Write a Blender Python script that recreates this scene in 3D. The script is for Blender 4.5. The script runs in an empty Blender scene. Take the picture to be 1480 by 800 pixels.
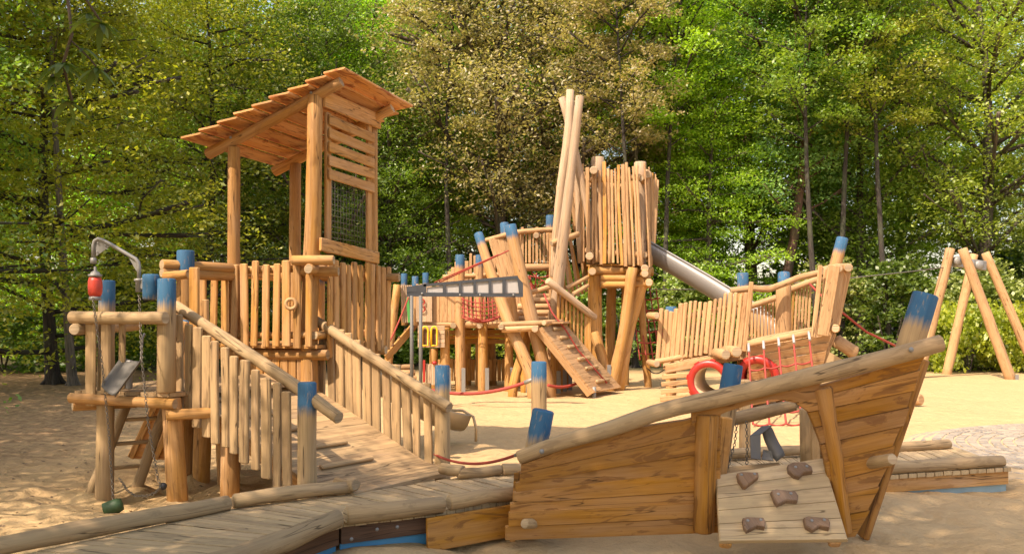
import bpy, math, random
import numpy as np
from mathutils import Vector, noise
V = Vector
R = math.radians
random.seed(11)
S = bpy.context.scene
COL = S.collection

# ------------------------------------------------------------------ camera, sky, sun, exposure
EYE = 1.6
FOC = 1300.0                      # focal length in pixels of a 1480 px wide frame
cam = bpy.data.cameras.new('camera')
camo = bpy.data.objects.new('camera', cam)
COL.objects.link(camo)
camo.location = (0, 0, EYE)
camo.rotation_euler = (R(90), 0, 0)
cam.sensor_width = 36
cam.lens = 36 * FOC / 1480
cam.shift_y = 56 / 1480
cam.clip_start = 0.05
cam.clip_end = 800
S.camera = camo

SUN_EL, SUN_TRAVEL = 52.0, V((0.70, 0.714))
w = bpy.data.worlds.new('World'); S.world = w; w.use_nodes = True
nt = w.node_tree
bg = nt.nodes['Background']
sky = nt.nodes.new('ShaderNodeTexSky'); sky.sky_type = 'NISHITA'; sky.sun_disc = False
sky.sun_elevation = R(SUN_EL)
sky.sun_rotation = math.atan2(-SUN_TRAVEL.x, -SUN_TRAVEL.y)
sky.air_density = 1.2; sky.dust_density = 2.5; sky.ozone_density = 1.0
nt.links.new(sky.outputs[0], bg.inputs[0])
bg.inputs[1].default_value = 0.15
sl = bpy.data.lights.new('sun', 'SUN'); sl.energy = 3.3; sl.angle = R(0.53); sl.color = (1.0, 0.93, 0.82)
so = bpy.data.objects.new('sun', sl); COL.objects.link(so)
d = V((SUN_TRAVEL.x * math.cos(R(SUN_EL)), SUN_TRAVEL.y * math.cos(R(SUN_EL)), -math.sin(R(SUN_EL))))
so.rotation_euler = d.to_track_quat('-Z', 'Y').to_euler()
so.location = (-20, -20, 30)
S.view_settings.view_transform = 'Standard'
S.view_settings.look = 'None'
S.view_settings.exposure = 1.18
S.view_settings.use_white_balance = True
S.view_settings.white_balance_temperature = 7500
S.view_settings.white_balance_tint = 19
S.view_settings.gamma = 1
S.view_settings.use_curve_mapping = False
S.render.engine = 'CYCLES'
S.cycles.max_bounces = 7
S.cycles.diffuse_bounces = 4
S.cycles.transmission_bounces = 4
S.cycles.transparent_max_bounces = 6
S.cycles.sample_clamp_indirect = 6


def P(px, py, Y):
    """a point of the place seen at photo pixel (px, py) and Y metres in front of the eye"""
    return V(((px - 740) / FOC * Y, Y, EYE - (py - 456) / FOC * Y))


# ------------------------------------------------------------------ materials
def new_mat(name):
    m = bpy.data.materials.new(name); m.use_nodes = True
    n = m.node_tree; b = n.nodes['Principled BSDF']
    return m, n, b


def node(n, t, **k):
    x = n.nodes.new(t)
    for a, b in k.items():
        setattr(x, a, b)
    return x


def mixrgb(n, fac, a, b, mode='MIX'):
    x = node(n, 'ShaderNodeMix', data_type='RGBA', blend_type=mode)
    for s, v in ((x.inputs[0], fac), (x.inputs[6], a), (x.inputs[7], b)):
        if isinstance(v, bpy.types.NodeSocket):
            n.links.new(v, s)
        else:
            s.default_value = v if not isinstance(v, tuple) or len(v) == 4 else (*v, 1)
    return x.outputs[2]


def ramp(n, fac, stops, interp='LINEAR'):
    x = node(n, 'ShaderNodeValToRGB'); x.color_ramp.interpolation = interp
    e = x.color_ramp.elements
    while len(e) < len(stops):
        e.new(0.5)
    for el, (p, c) in zip(e, stops):
        el.position = p
        el.color = (c, c, c, 1) if not isinstance(c, tuple) else (*c, 1)
    n.links.new(fac, x.inputs[0])
    return x.outputs[0]


def mth(n, op, a, b=None, c=None):
    x = node(n, 'ShaderNodeMath', operation=op)
    for s, v in zip(x.inputs, (a, b, c)):
        if v is None:
            continue
        if isinstance(v, bpy.types.NodeSocket):
            n.links.new(v, s)
        else:
            s.default_value = v
    return x.outputs[0]


def noise_tex(n, vec, scale, detail=3, rough=0.55, dist=0.0):
    x = node(n, 'ShaderNodeTexNoise')
    x.inputs['Scale'].default_value = scale; x.inputs['Detail'].default_value = detail
    x.inputs['Roughness'].default_value = rough; x.inputs['Distortion'].default_value = dist
    n.links.new(vec, x.inputs['Vector'])
    return x.outputs['Fac']


def bump(n, h, strength, dist, b):
    x = node(n, 'ShaderNodeBump'); x.inputs['Strength'].default_value = strength; x.inputs['Distance'].default_value = dist
    n.links.new(h, x.inputs['Height']); n.links.new(x.outputs[0], b.inputs['Normal'])


def wood(name, light, dark, stain=None, stain_amt=0.0, knots=0.5, blue=False, rough=0.75, weather=None, weather_amt=0.0, grainy=1.0):
    """timber: grain follows the piece (UV: metres along, metres around)"""
    m, n, b = new_mat(name)
    uv = node(n, 'ShaderNodeUVMap')
    oi = node(n, 'ShaderNodeObjectInfo')
    isl = node(n, 'ShaderNodeNewGeometry')
    off = node(n, 'ShaderNodeCombineXYZ')
    r1 = mth(n, 'MULTIPLY', isl.outputs['Random Per Island'], 37.0)
    r2 = mth(n, 'MULTIPLY_ADD', oi.outputs['Random'], 53.0, r1)
    n.links.new(r1, off.inputs[0]); n.links.new(r2, off.inputs[1]); n.links.new(r2, off.inputs[2])
    add = node(n, 'ShaderNodeVectorMath', operation='ADD')
    n.links.new(uv.outputs[0], add.inputs[0]); n.links.new(off.outputs[0], add.inputs[1])
    vec = add.outputs[0]

    def scaled(sx, sy):
        x = node(n, 'ShaderNodeVectorMath', operation='MULTIPLY')
        n.links.new(vec, x.inputs[0]); x.inputs[1].default_value = (sx, sy, 1)
        return x.outputs[0]
    g1 = noise_tex(n, scaled(1.6, 38 * grainy), 1.0, 4, 0.6, 0.35)
    g2 = noise_tex(n, scaled(5, 150 * grainy), 1.0, 2, 0.6)
    big = noise_tex(n, scaled(1.1, 5), 1.0, 3, 0.6)
    kn = noise_tex(n, scaled(2.2, 9), 1.3, 2, 0.5)
    f = mth(n, 'ADD', mth(n, 'MULTIPLY', g1, 0.65), mth(n, 'MULTIPLY', g2, 0.35))
    f = ramp(n, f, [(0.33, 0.0), (0.68, 1.0)])
    col = mixrgb(n, f, tuple(dark), tuple(light))
    # piece to piece tint
    rnd = mth(n, 'FRACT', mth(n, 'ADD', oi.outputs['Random'], mth(n, 'MULTIPLY', isl.outputs['Random Per Island'], 7.3)))
    hs = node(n, 'ShaderNodeHueSaturation')
    n.links.new(mth(n, 'MULTIPLY_ADD', rnd, 0.36, 0.80), hs.inputs['Value'])
    n.links.new(mth(n, 'MULTIPLY_ADD', big, 0.5, 0.75), hs.inputs['Saturation'])
    n.links.new(col, hs.inputs['Color'])
    col = hs.outputs[0]
    if knots:
        k = ramp(n, kn, [(0.67, 0.0), (0.74, 1.0)])
        col = mixrgb(n, mth(n, 'MULTIPLY', k, knots), col, tuple(c * 0.45 for c in dark))
    if weather:
        wf = ramp(n, big, [(0.38, 0.0), (0.66, 1.0)])
        col = mixrgb(n, mth(n, 'MULTIPLY', wf, weather_amt), col, tuple(weather))
    if stain:
        s1 = noise_tex(n, scaled(2.6, 9), 1.0, 5, 0.6, 1.2)
        sf = ramp(n, s1, [(0.545, 0.0), (0.60, 1.0)])
        col = mixrgb(n, mth(n, 'MULTIPLY', sf, stain_amt), col, tuple(stain))
    h = mth(n, 'ADD', mth(n, 'MULTIPLY', g1, 0.7), mth(n, 'MULTIPLY', g2, 0.3))
    ck = noise_tex(n, scaled(0.7, 13), 1.0, 2, 0.45, 0.15)
    cf = ramp(n, mth(n, 'ABSOLUTE', mth(n, 'SUBTRACT', ck, 0.53)), [(0.004, 1.0), (0.010, 0.0)])
    cm = ramp(n, noise_tex(n, scaled(0.6, 3), 1.0, 1, 0.5), [(0.46, 0.0), (0.54, 1.0)])
    cf = mth(n, 'MULTIPLY', cf, cm)
    col = mixrgb(n, mth(n, 'MULTIPLY', cf, 0.75), col, tuple(c * 0.18 for c in dark))
    h = mth(n, 'SUBTRACT', h, mth(n, 'MULTIPLY', cf, 1.2))
    if blue:
        sep = node(n, 'ShaderNodeSeparateXYZ'); n.links.new(uv.outputs[0], sep.inputs[0])
        edge = mth(n, 'ADD', sep.outputs[0], mth(n, 'MULTIPLY', mth(n, 'SUBTRACT', g1, 0.5), 0.16))
        edge = mth(n, 'ADD', edge, mth(n, 'MULTIPLY', mth(n, 'SUBTRACT', big, 0.5), 0.10))
        bf = ramp(n, mth(n, 'MULTIPLY', edge, 1.0 / blue), [(0.66, 1.0), (1.02, 0.0)])
        chip = ramp(n, noise_tex(n, scaled(9, 40), 1.0, 4, 0.7), [(0.33, 0.55), (0.44, 1.0)])
        bf = mth(n, 'MULTIPLY', bf, chip)
        bc = mixrgb(n, big, (0.008, 0.05, 0.11), (0.022, 0.15, 0.27))
        col = mixrgb(n, mth(n, 'MULTIPLY', bf, 0.96), col, bc)
    n.links.new(col, b.inputs['Base Color'])
    b.inputs['Roughness'].default_value = rough
    b.inputs['Specular IOR Level'].default_value = 0.25
    bump(n, h, 0.35, 0.006, b)
    return m


def plain(name, col, rough=0.5, metal=0.0, vary=0.15, scale=8.0, bmp=0.0):
    m, n, b = new_mat(name)
    tc = node(n, 'ShaderNodeTexCoord')
    f = noise_tex(n, tc.outputs['Object'], scale, 5, 0.65)
    c = mixrgb(n, f, tuple(x * (1 - vary) for x in col), tuple(min(1, x * (1 + vary)) for x in col))
    n.links.new(c, b.inputs['Base Color'])
    n.links.new(mth(n, 'MULTIPLY_ADD', f, 0.3, max(0.05, rough - 0.15)), b.inputs['Roughness'])
    b.inputs['Metallic'].default_value = metal
    if bmp:
        bump(n, f, bmp, 0.01, b)
    return m


M = {}
GW = dict(light=(0.52, 0.335, 0.155), dark=(0.29, 0.175, 0.08))
M['grey_wood'] = wood('weathered_timber', GW['light'], GW['dark'], stain=(0.15, 0.095, 0.05), stain_amt=0.25, knots=0.5, weather=(0.42, 0.315, 0.19), weather_amt=0.5)
M['grey_blue'] = wood('weathered_timber_blue_top', (0.48, 0.32, 0.15), (0.29, 0.18, 0.085), knots=0.3, blue=0.27, weather=(0.42, 0.315, 0.19), weather_amt=0.4)
M['old_log'] = wood('greyed_log', (0.46, 0.305, 0.145), (0.27, 0.17, 0.08), stain=(0.14, 0.09, 0.045), stain_amt=0.3, knots=0.5, weather=(0.41, 0.31, 0.19), weather_amt=0.5)
M['grey_board'] = wood('greyed_deck_board', (0.52, 0.365, 0.185), (0.36, 0.24, 0.12), stain=(0.20, 0.13, 0.07), stain_amt=0.2, knots=0.45, weather=(0.48, 0.37, 0.225), weather_amt=0.5)
M['warm_wood'] = wood('oiled_robinia_timber', (0.55, 0.305, 0.115), (0.35, 0.17, 0.052), stain=(0.20, 0.09, 0.03), stain_amt=0.3, knots=0.6)
M['warm_blue'] = wood('robinia_post_blue_top', (0.55, 0.305, 0.115), (0.35, 0.17, 0.052), knots=0.4, blue=0.27)
M['roof_wood'] = wood('roof_boards_reddish', (0.66, 0.36, 0.15), (0.48, 0.22, 0.08), stain=(0.28, 0.085, 0.03), stain_amt=0.8, knots=0.4)
M['hull_wood'] = wood('hull_boards_with_bark_stains', (0.44, 0.215, 0.058), (0.31, 0.138, 0.032), stain=(0.15, 0.06, 0.018), stain_amt=0.6, knots=0.5, rough=0.7)
M['light_wood'] = wood('sun_bleached_larch', (0.52, 0.315, 0.145), (0.36, 0.185, 0.07), stain=(0.24, 0.11, 0.04), stain_amt=0.3, knots=0.5, weather=(0.50, 0.36, 0.22), weather_amt=0.4)
M['light_blue'] = wood('larch_post_blue_top', (0.52, 0.315, 0.145), (0.36, 0.185, 0.07), knots=0.3, blue=0.31)
M['pale_wood'] = wood('pale_peeled_log', (0.54, 0.39, 0.25), (0.38, 0.26, 0.155), knots=0.35)
M['gold_wood'] = wood('golden_larch_post', (0.53, 0.295, 0.10), (0.36, 0.175, 0.05), stain=(0.22, 0.09, 0.025), stain_amt=0.3, knots=0.5)
M['end_wood'] = wood('sawn_log_end', (0.50, 0.38, 0.24), (0.30, 0.21, 0.12), knots=0.2)
M['dark_wood'] = wood('dark_reddish_beam', (0.20, 0.10, 0.05), (0.10, 0.05, 0.025), knots=0.3)
M['hold_wood'] = wood('brown_climbing_hold', (0.27, 0.17, 0.10), (0.17, 0.10, 0.06), knots=0.2)
M['steel'] = plain('galvanised_steel', (0.24, 0.235, 0.215), 0.55, 0.35, 0.15, 14)
M['shiny'] = plain('stainless_sheet', (0.24, 0.23, 0.21), 0.55, 0.5, 0.05, 1.5)
M['tray'] = plain('dull_stainless_tray', (0.125, 0.115, 0.095), 0.6, 0.15, 0.2, 7)
M['dgrey'] = plain('dark_grey_paint', (0.05, 0.055, 0.06), 0.5, 0.2, 0.2)
M['white'] = plain('pale_grey_panel', (0.38, 0.36, 0.33), 0.6)
M['red'] = plain('red_rope', (0.32, 0.045, 0.028), 0.75, 0, 0.25, 40)
M['redp'] = plain('red_plastic', (0.36, 0.022, 0.014), 0.4, 0, 0.12, 6)
M['drum'] = plain('faded_red_drum', (0.55, 0.05, 0.025), 0.45, 0, 0.25, 18)
M['cream'] = plain('cream_tube', (0.50, 0.36, 0.22), 0.55)
M['yellow'] = plain('yellow_paint', (0.75, 0.45, 0.02), 0.5)
M['green'] = plain('green_bucket_rubber', (0.03, 0.07, 0.022), 0.6, 0, 0.4, 10)
M['greenp'] = plain('green_paint', (0.05, 0.28, 0.06), 0.5)
M['black'] = plain('black_rubber', (0.02, 0.02, 0.02), 0.6)
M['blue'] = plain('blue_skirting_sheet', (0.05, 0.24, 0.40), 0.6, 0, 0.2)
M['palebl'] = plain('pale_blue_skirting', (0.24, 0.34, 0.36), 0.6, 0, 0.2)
M['chain'] = plain('galvanised_chain', (0.17, 0.15, 0.12), 0.5, 0.7, 0.2)
M['wire'] = plain('steel_wire', (0.14, 0.13, 0.11), 0.6, 0.3)
M['pole'] = plain('dull_zinc_pole', (0.13, 0.125, 0.11), 0.6, 0.2)
M['tan'] = plain('tan_slide_sheet', (0.48, 0.34, 0.18), 0.35, 0.2, 0.15)


# ------------------------------------------------------------------ mesh collecting
class MB:
    def __init__(s):
        s.v = []; s.f = []; s.uv = []; s.m = []; s.sm = []

    def face(s, idx, uvs, m=0, sm=False):
        s.f.append(idx); s.uv.extend(uvs); s.m.append(m); s.sm.append(sm)

    def rings(s, rings, uvr, smooth=True, endmat=0, cap=True, closed=True):
        """skin successive rings of points; uvr = list of (u, [v...]) per ring"""
        b = len(s.v); k = len(rings[0])
        for r in rings:
            s.v.extend([tuple(p) for p in r])
        kk = k if closed else k - 1
        for i in range(len(rings) - 1):
            for j in range(kk):
                j2 = (j + 1) % k
                a, c = b + i * k, b + (i + 1) * k
                u0, u1 = uvr[i][0], uvr[i + 1][0]
                v0 = uvr[i][1][j]; v1 = uvr[i][1][j + 1]
                s.face((a + j, a + j2, c + j2, c + j), ((u0, v0), (u0, v1), (u1, v1), (u1, v0)), 0, smooth)
        if cap and closed:
            for base, rev, ri in ((b, True, 0), (b + (len(rings) - 1) * k, False, -1)):
                idx = [base + j for j in range(k)]
                c = sum((V(p) for p in rings[ri]), V()) / k
                e1 = (V(rings[ri][0]) - c); e1 = e1.normalized() if e1.length > 1e-6 else V((1, 0, 0))
                nrm = (V(rings[ri][1]) - c).cross(e1); e2 = nrm.cross(e1); e2 = e2.normalized() if e2.length > 1e-6 else V((0, 0, 1))
                if rev:
                    idx = idx[::-1]
                uo = uvr[ri][0]
                s.face(tuple(idx), [(uo + 0.3 * (V(s.v[q]) - c).dot(e1), 5 + (V(s.v[q]) - c).dot(e2)) for q in idx], endmat, False)

    def log(s, pts, rad, seg=10, wob=0.04, endmat=0, sub=None, chamfer=0.13, bend=0.0):
        pts = [V(p) for p in pts]
        if isinstance(rad, (int, float)):
            rad = [rad] * len(pts)
        L = sum((pts[i + 1] - pts[i]).length for i in range(len(pts) - 1))
        # resample
        n = sub or max(2, min(14, int(L / 0.25)))
        q = []; rr = []
        cum = [0]
        for i in range(len(pts) - 1):
            cum.append(cum[-1] + (pts[i + 1] - pts[i]).length)
        for i in range(n + 1):
            t = L * i / n; j = 0
            while j < len(cum) - 2 and t > cum[j + 1]:
                j += 1
            f = (t - cum[j]) / max(1e-9, cum[j + 1] - cum[j])
            q.append(pts[j].lerp(pts[j + 1], f)); rr.append(rad[j] + (rad[j + 1] - rad[j]) * f)
        ax = (q[-1] - q[0]).normalized()
        up = V((0, 0, 1)) if abs(ax.z) < 0.9 else V((1, 0, 0))
        e1 = ax.cross(up).normalized()
        bx = (random.uniform(-1, 1), random.uniform(-1, 1))
        rings = []; uvr = []
        ph = random.uniform(0, 50)
        dist = 0
        # chamfered ends
        items = []
        for i in range(n + 1):
            if i > 0:
                dist += (q[i] - q[i - 1]).length
            items.append((q[i], rr[i], dist, i))
        cl = min(chamfer * rr[0], L * 0.1)
        first = (items[0][0], items[0][1] - chamfer * rr[0], 0, 0)
        items[0] = (items[0][0].lerp(items[1][0], cl / max(1e-6, (items[1][0] - items[0][0]).length)), items[0][1], cl, 0)
        last = (items[-1][0], items[-1][1] * (1 - chamfer), L, n)
        items[-1] = (items[-1][0].lerp(items[-2][0], cl / max(1e-6, (items[-1][0] - items[-2][0]).length)), items[-1][1], L - cl, n)
        items = [first] + items + [last]
        for k, (c, r, u, i) in enumerate(items):
            t = u / max(L, 1e-6)
            c = c + (e1 * bx[0] + ax.cross(e1) * bx[1]) * bend * math.sin(math.pi * t)
            a, bq = items[max(0, k - 1)][0], items[min(len(items) - 1, k + 1)][0]
            tg = (bq - a).normalized() if (bq - a).length > 1e-6 else ax
            f1 = (e1 - tg * e1.dot(tg)).normalized(); f2 = tg.cross(f1)
            ring = []
            for j in range(seg):
                an = 2 * math.pi * j / seg
                w_ = 1 + wob * 2.2 * noise.noise(V((math.cos(an) * 0.9 + ph, math.sin(an) * 0.9, u * 2.5)))
                ring.append(c + (f1 * math.cos(an) + f2 * math.sin(an)) * r * w_)
            rings.append(ring)
            uvr.append((u, [rr[0] * 2 * math.pi * j / seg for j in range(seg + 1)]))
        s.rings(rings, uvr, True, endmat)

    def plank(s, p0, p1, w_, t, wd, off=0.0, taper=1.0, ch=0.18, endround=0.0, smooth=False, subs=1, warp=0.0):
        """board from p0 to p1, width along wd, thickness across; off pushes it along the thickness"""
        p0 = V(p0); p1 = V(p1); ax = (p1 - p0); L = ax.length; ax.normalize()
        wd = V(wd); wd = (wd - ax * wd.dot(ax)).normalized(); td = ax.cross(wd).normalized()
        p0 = p0 + td * off; p1 = p1 + td * off
        c = min(t, w_) * ch
        rings = []; uvr = []
        st = [(0, 1, 1), (c, 0, 0)] + [(L * i / subs, 0, 0) for i in range(1, subs)] + [(L - c, 0, 0), (L, 1, 1)]
        ph = random.uniform(0, 99)
        for k, (u, ins, _) in enumerate(st):
            f = u / L
            ww = (w_ * (1 + (taper - 1) * f)) / 2; tt = t / 2
            if endround and (k in (0, len(st) - 1)):
                ww *= (1 - endround)
            if ins:
                ww -= c * 0.8; tt -= c * 0.8
            cc = p0.lerp(p1, f)
            if warp:
                cc = cc + wd * warp * noise.noise(V((u * 1.5, ph, 0))) + td * warp * noise.noise(V((u * 1.5, ph, 9)))
            sec = [(-ww + c, -tt), (ww - c, -tt), (ww, -tt + c), (ww, tt - c), (ww - c, tt), (-ww + c, tt), (-ww, tt - c), (-ww, -tt + c)]
            rings.append([cc + wd * a + td * b for a, b in sec])
            per = [0, w_, w_ + t * .2, w_ + t * .9, w_ + t, 2 * w_ + t, 2 * w_ + t * 1.1, 2 * w_ + t * 1.9, 2 * w_ + 2 * t]
            uvr.append((u, per))
        s.rings(rings, uvr, smooth)

    def quad(s, a, b, c, d, t, nrm=None):
        """slab with corners a b (bottom edge) c d (top edge, c above b), extruded t away along nrm"""
        a, b, c, d = V(a), V(b), V(c), V(d)
        n_ = nrm if nrm is not None else (b - a).cross(d - a).normalized()
        n_ = V(n_).normalized() * t
        L = (b - a).length; H = (d - a).length
        i0 = len(s.v)
        for p in (a, b, c, d, a + n_, b + n_, c + n_, d + n_):
            s.v.append(tuple(p))
        q = [((0, 1, 2, 3), ((0, 0), (L, 0), (L, H), (0, H))), ((7, 6, 5, 4), ((0, H), (L, H), (L, 0), (0, 0))),
             ((0, 4, 5, 1), ((0, 0), (0, t), (L, t), (L, 0))), ((3, 2, 6, 7), ((0, H), (L, H), (L, H + t), (0, H + t))),
             ((1, 5, 6, 2), ((L, 0), (L + t, 0), (L + t, H), (L, H))), ((0, 3, 7, 4), ((0, 0), (0, H), (t, H), (t, 0)))]
        for f, u in q:
            s.face(tuple(i0 + k for k in f), u)

    def prism(s, poly, n_, t):
        """flat outline (list of points) extruded t along n_"""
        poly = [V(p) for p in poly]; n_ = V(n_).normalized(); k = len(poly); b = len(s.v)
        e1 = (poly[1] - poly[0]).normalized(); e2 = n_.cross(e1)
        o = poly[0]
        c = sum(poly, V()) / k
        ins = min(t * 0.25, 0.008)
        for q, sc in ((0, 1.0), (t - ins, 1.0), (t, 0.0)):
            for p in poly:
                pp = p + n_ * q
                if sc == 0.0:
                    dd = (c - p); pp = pp + dd.normalized() * ins
                s.v.append(tuple(pp))
        uv = [((p - o).dot(e1), (p - o).dot(e2)) for p in poly]
        s.face(tuple(b + i for i in range(k))[::-1], uv[::-1])
        s.face(tuple(b + 2 * k + i for i in range(k)), uv)
        for lv in (0, 1):
            for i in range(k):
                j = (i + 1) % k
                s.face((b + lv * k + i, b + lv * k + j, b + lv * k + k + j, b + lv * k + k + i),
                       ((0, uv[i][1]), (0, uv[j][1]), (t, uv[j][1]), (t, uv[i][1])))

    def torus(s, c, n_, R_, r, seg=24, ts=8, a0=0, a1=2 * math.pi, e1=None):
        n_ = V(n_).normalized()
        e1 = V(e1).normalized() if e1 is not None else (n_.cross(V((0, 0, 1))) if abs(n_.z) < .9 else n_.cross(V((1, 0, 0)))).normalized()
        e2 = n_.cross(e1)
        full = abs(a1 - a0 - 2 * math.pi) < 1e-6
        rings = []; uvr = []
        for i in range(seg + 1):
            a = a0 + (a1 - a0) * i / seg
            dr = e1 * math.cos(a) + e2 * math.sin(a)
            rings.append([V(c) + dr * (R_ + r * math.cos(2 * math.pi * j / ts)) + n_ * r * math.sin(2 * math.pi * j / ts) for j in range(ts)])
            uvr.append((a * R_, [2 * math.pi * r * j / ts for j in range(ts + 1)]))
        s.rings(rings, uvr, True, cap=not full)

    def pipe(s, pts, r, seg=8):
        """round bar or rope through the points"""
        pts = [V(p) for p in pts]; rings = []; uvr = []; u = 0
        prev = None
        for i, p in enumerate(pts):
            a, b = pts[max(0, i - 1)], pts[min(len(pts) - 1, i + 1)]
            tg = (b - a).normalized()
            if prev is None:
                e = tg.cross(V((0, 0, 1))) if abs(tg.z) < .9 else tg.cross(V((1, 0, 0)))
            else:
                e = prev - tg * prev.dot(tg)
            e.normalize(); prev = e; f = tg.cross(e)
            if i:
                u += (p - pts[i - 1]).length
            rings.append([p + (e * math.cos(2 * math.pi * j / seg) + f * math.sin(2 * math.pi * j / seg)) * r for j in range(seg)])
            uvr.append((u, [2 * math.pi * r * j / seg for j in range(seg + 1)]))
        s.rings(rings, uvr, True)

    def ball(s, c, r, seg=8, sq=1.0, n_=V((0, 0, 1))):
        n_ = V(n_).normalized(); e = (n_.cross(V((0, 0, 1))) if abs(n_.z) < .9 else n_.cross(V((1, 0, 0)))).normalized(); f = n_.cross(e)
        rings = []; uvr = []
        for i in range(5):
            a = math.pi * (i + 0.15) / 4.3
            rings.append([V(c) + n_ * r * sq * math.cos(a) + (e * math.cos(2 * math.pi * j / seg) + f * math.sin(2 * math.pi * j / seg)) * r * math.sin(a) for j in range(seg)])
            uvr.append((i * r, [j * r for j in range(seg + 1)]))
        s.rings(rings, uvr, True)

    def lathe(s, base, ax, prof, seg=16):
        ax = V(ax).normalized(); e = (ax.cross(V((0, 0, 1))) if abs(ax.z) < .9 else ax.cross(V((1, 0, 0)))).normalized(); f = ax.cross(e)
        rings = []; uvr = []
        for (h, r) in prof:
            rings.append([V(base) + ax * h + (e * math.cos(2 * math.pi * j / seg) + f * math.sin(2 * math.pi * j / seg)) * r for j in range(seg)])
            uvr.append((h, [2 * math.pi * r * j / seg for j in range(seg + 1)]))
        s.rings(rings, uvr, True, cap=prof[0] != prof[-1])


WORLD = {}


def build(name, mb, mats, parent=None):
    if not isinstance(mats, (list, tuple)):
        mats = [mats]
    va = np.array(mb.v, dtype=np.float32)
    lo, hi = va.min(0), va.max(0)
    c = V(((lo[0] + hi[0]) / 2, (lo[1] + hi[1]) / 2, lo[2]))
    c = V([float(x) for x in c])
    me = bpy.data.meshes.new(name)
    me.from_pydata([tuple(x) for x in (va - np.array(c, dtype=np.float32))], [], mb.f)
    uvl = me.uv_layers.new(name='UVMap')
    uvl.data.foreach_set('uv', np.array(mb.uv, dtype=np.float32).ravel())
    me.polygons.foreach_set('use_smooth', mb.sm)
    me.polygons.foreach_set('material_index', mb.m)
    for x in mats:
        me.materials.append(x)
    o = bpy.data.objects.new(name, me); COL.objects.link(o)
    if parent is not None:
        o.parent = parent; o.location = c - WORLD[parent.name]
    else:
        o.location = c
    WORLD[o.name] = c
    return o


def thing(name, label, cat, loc, group=None):
    o = bpy.data.objects.new(name, None); COL.objects.link(o)
    o.location = loc; o.empty_display_size = 0.3
    o['label'] = label; o['category'] = cat
    if group:
        o['group'] = group
    WORLD[o.name] = V(loc)
    return o


def tag(o, label, cat, group=None):
    o['label'] = label; o['category'] = cat
    if group:
        o['group'] = group
    return o


def kind(o, k, label=None):
    o['kind'] = k
    if label:
        o['label'] = label
    return o


def Log(name, par, pts, rad, mat, seg=12, endm='end_wood', label=None, **k):
    mb = MB(); mb.log(pts, rad, seg, endmat=1, **k)
    if mat == 'grey_wood':
        mat = 'old_log'
    # blue topped posts have a painted end
    em = M[mat] if mat.endswith('blue') else M[endm]
    if mat.endswith('blue'):
        pass
    o = build(name, mb, [M[mat], em], par)
    if label:
        o['label'] = label
    return o


def Plank(name, par, p0, p1, w_, t, wd, mat, **k):
    mb = MB(); mb.plank(p0, p1, w_, t, wd, **k)
    return build(name, mb, M[mat], par)


def pickets(par, b0, b1, t0, t1, n, w_, t, mat, off=0.0, jt=0.02, jb=0.02, jw=0.15, name='picket', lean=0.0, topf=None, rnd=0.0):
    """upright boards between a bottom line b0-b1 and a top line t0-t1, each a mesh of its own"""
    b0, b1, t0, t1 = V(b0), V(b1), V(t0), V(t1)
    wd = (b1 - b0); wd.z = 0
    for i in range(n):
        f = (i + 0.5) / n
        fb = f + random.uniform(-1, 1) * 0.12 / n; ft = f + random.uniform(-1, 1) * 0.16 / n + lean
        a = b0.lerp(b1, fb); c = t0.lerp(t1, ft)
        if topf:
            c.z += topf(f)
        a.z += random.uniform(-jb, jb); c.z += random.uniform(-jt, jt)
        ww = w_ * (1 + random.uniform(-jw, jw))
        if rnd and random.random() < rnd:
            Log(name, par, [c, a], [ww * .42, ww * .5], mat, seg=8, wob=0.05)
        else:
            Plank(name, par, c, a, ww, t, wd, mat, off=off, endround=0.12, ch=0.25, warp=0.006, subs=3)


def bolts(par, pts, r=0.016, n_=V((0, -1, 0)), name='bolt'):
    for p in pts:
        mb = MB(); mb.ball(p, r, 8, 0.5, n_); build(name, mb, M['steel'], par)


def chain_mb(mb, pts, link=0.036, r=0.0035):
    """oval links along a path, every second one turned"""
    pts = [V(p) for p in pts]
    L = sum((pts[i + 1] - pts[i]).length for i in range(len(pts) - 1)); n = max(2, int(L / (link * 0.72)))
    cum = [0]
    for i in range(len(pts) - 1):
        cum.append(cum[-1] + (pts[i + 1] - pts[i]).length)

    def at(t):
        j = 0
        while j < len(cum) - 2 and t > cum[j + 1]:
            j += 1
        return pts[j].lerp(pts[j + 1], (t - cum[j]) / max(1e-9, cum[j + 1] - cum[j]))
    for k in range(n):
        c = at(L * (k + .5) / n); tg = (at(min(L, L * (k + 1) / n)) - at(L * k / n)).normalized()
        e = (tg.cross(V((0, 1, 0))) if abs(tg.y) < .9 else tg.cross(V((1, 0, 0)))).normalized()
        if k % 2:
            e = tg.cross(e)
        h = link / 2 - r; q = link * 0.30
        loop = [c + tg * (h * math.cos(a)) + e * (q * math.sin(a)) for a in [2 * math.pi * i / 8 for i in range(9)]]
        nn = tg.cross(e)
        rings = []; uvr = []
        for i, p in enumerate(loop):
            dr = (p - c).normalized()
            rings.append([p + dr * r, p + nn * r, p - dr * r, p - nn * r]); uvr.append((i * .01, [0, .01, .02, .03, .04]))
        mb.rings(rings, uvr, True, cap=False)


def sag(a, b, s_, n=14):
    a, b = V(a), V(b)
    return [a.lerp(b, i / n) - V((0, 0, s_ * 4 * (i / n) * (1 - i / n))) for i in range(n + 1)]

# ================================================================== THE SETTING
BASES = [(-3.68, 8.12), (-2.92, 7.88), (-3.25, 8.95), (-3.9, 8.25), (-3.58, 8.5), (-2.7, 8.55), (-3.08, 8.9), (-1.6, 7.3), (.33, 11.0), (-2.5, 8.0), (-1.35, 9.0)]


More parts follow.
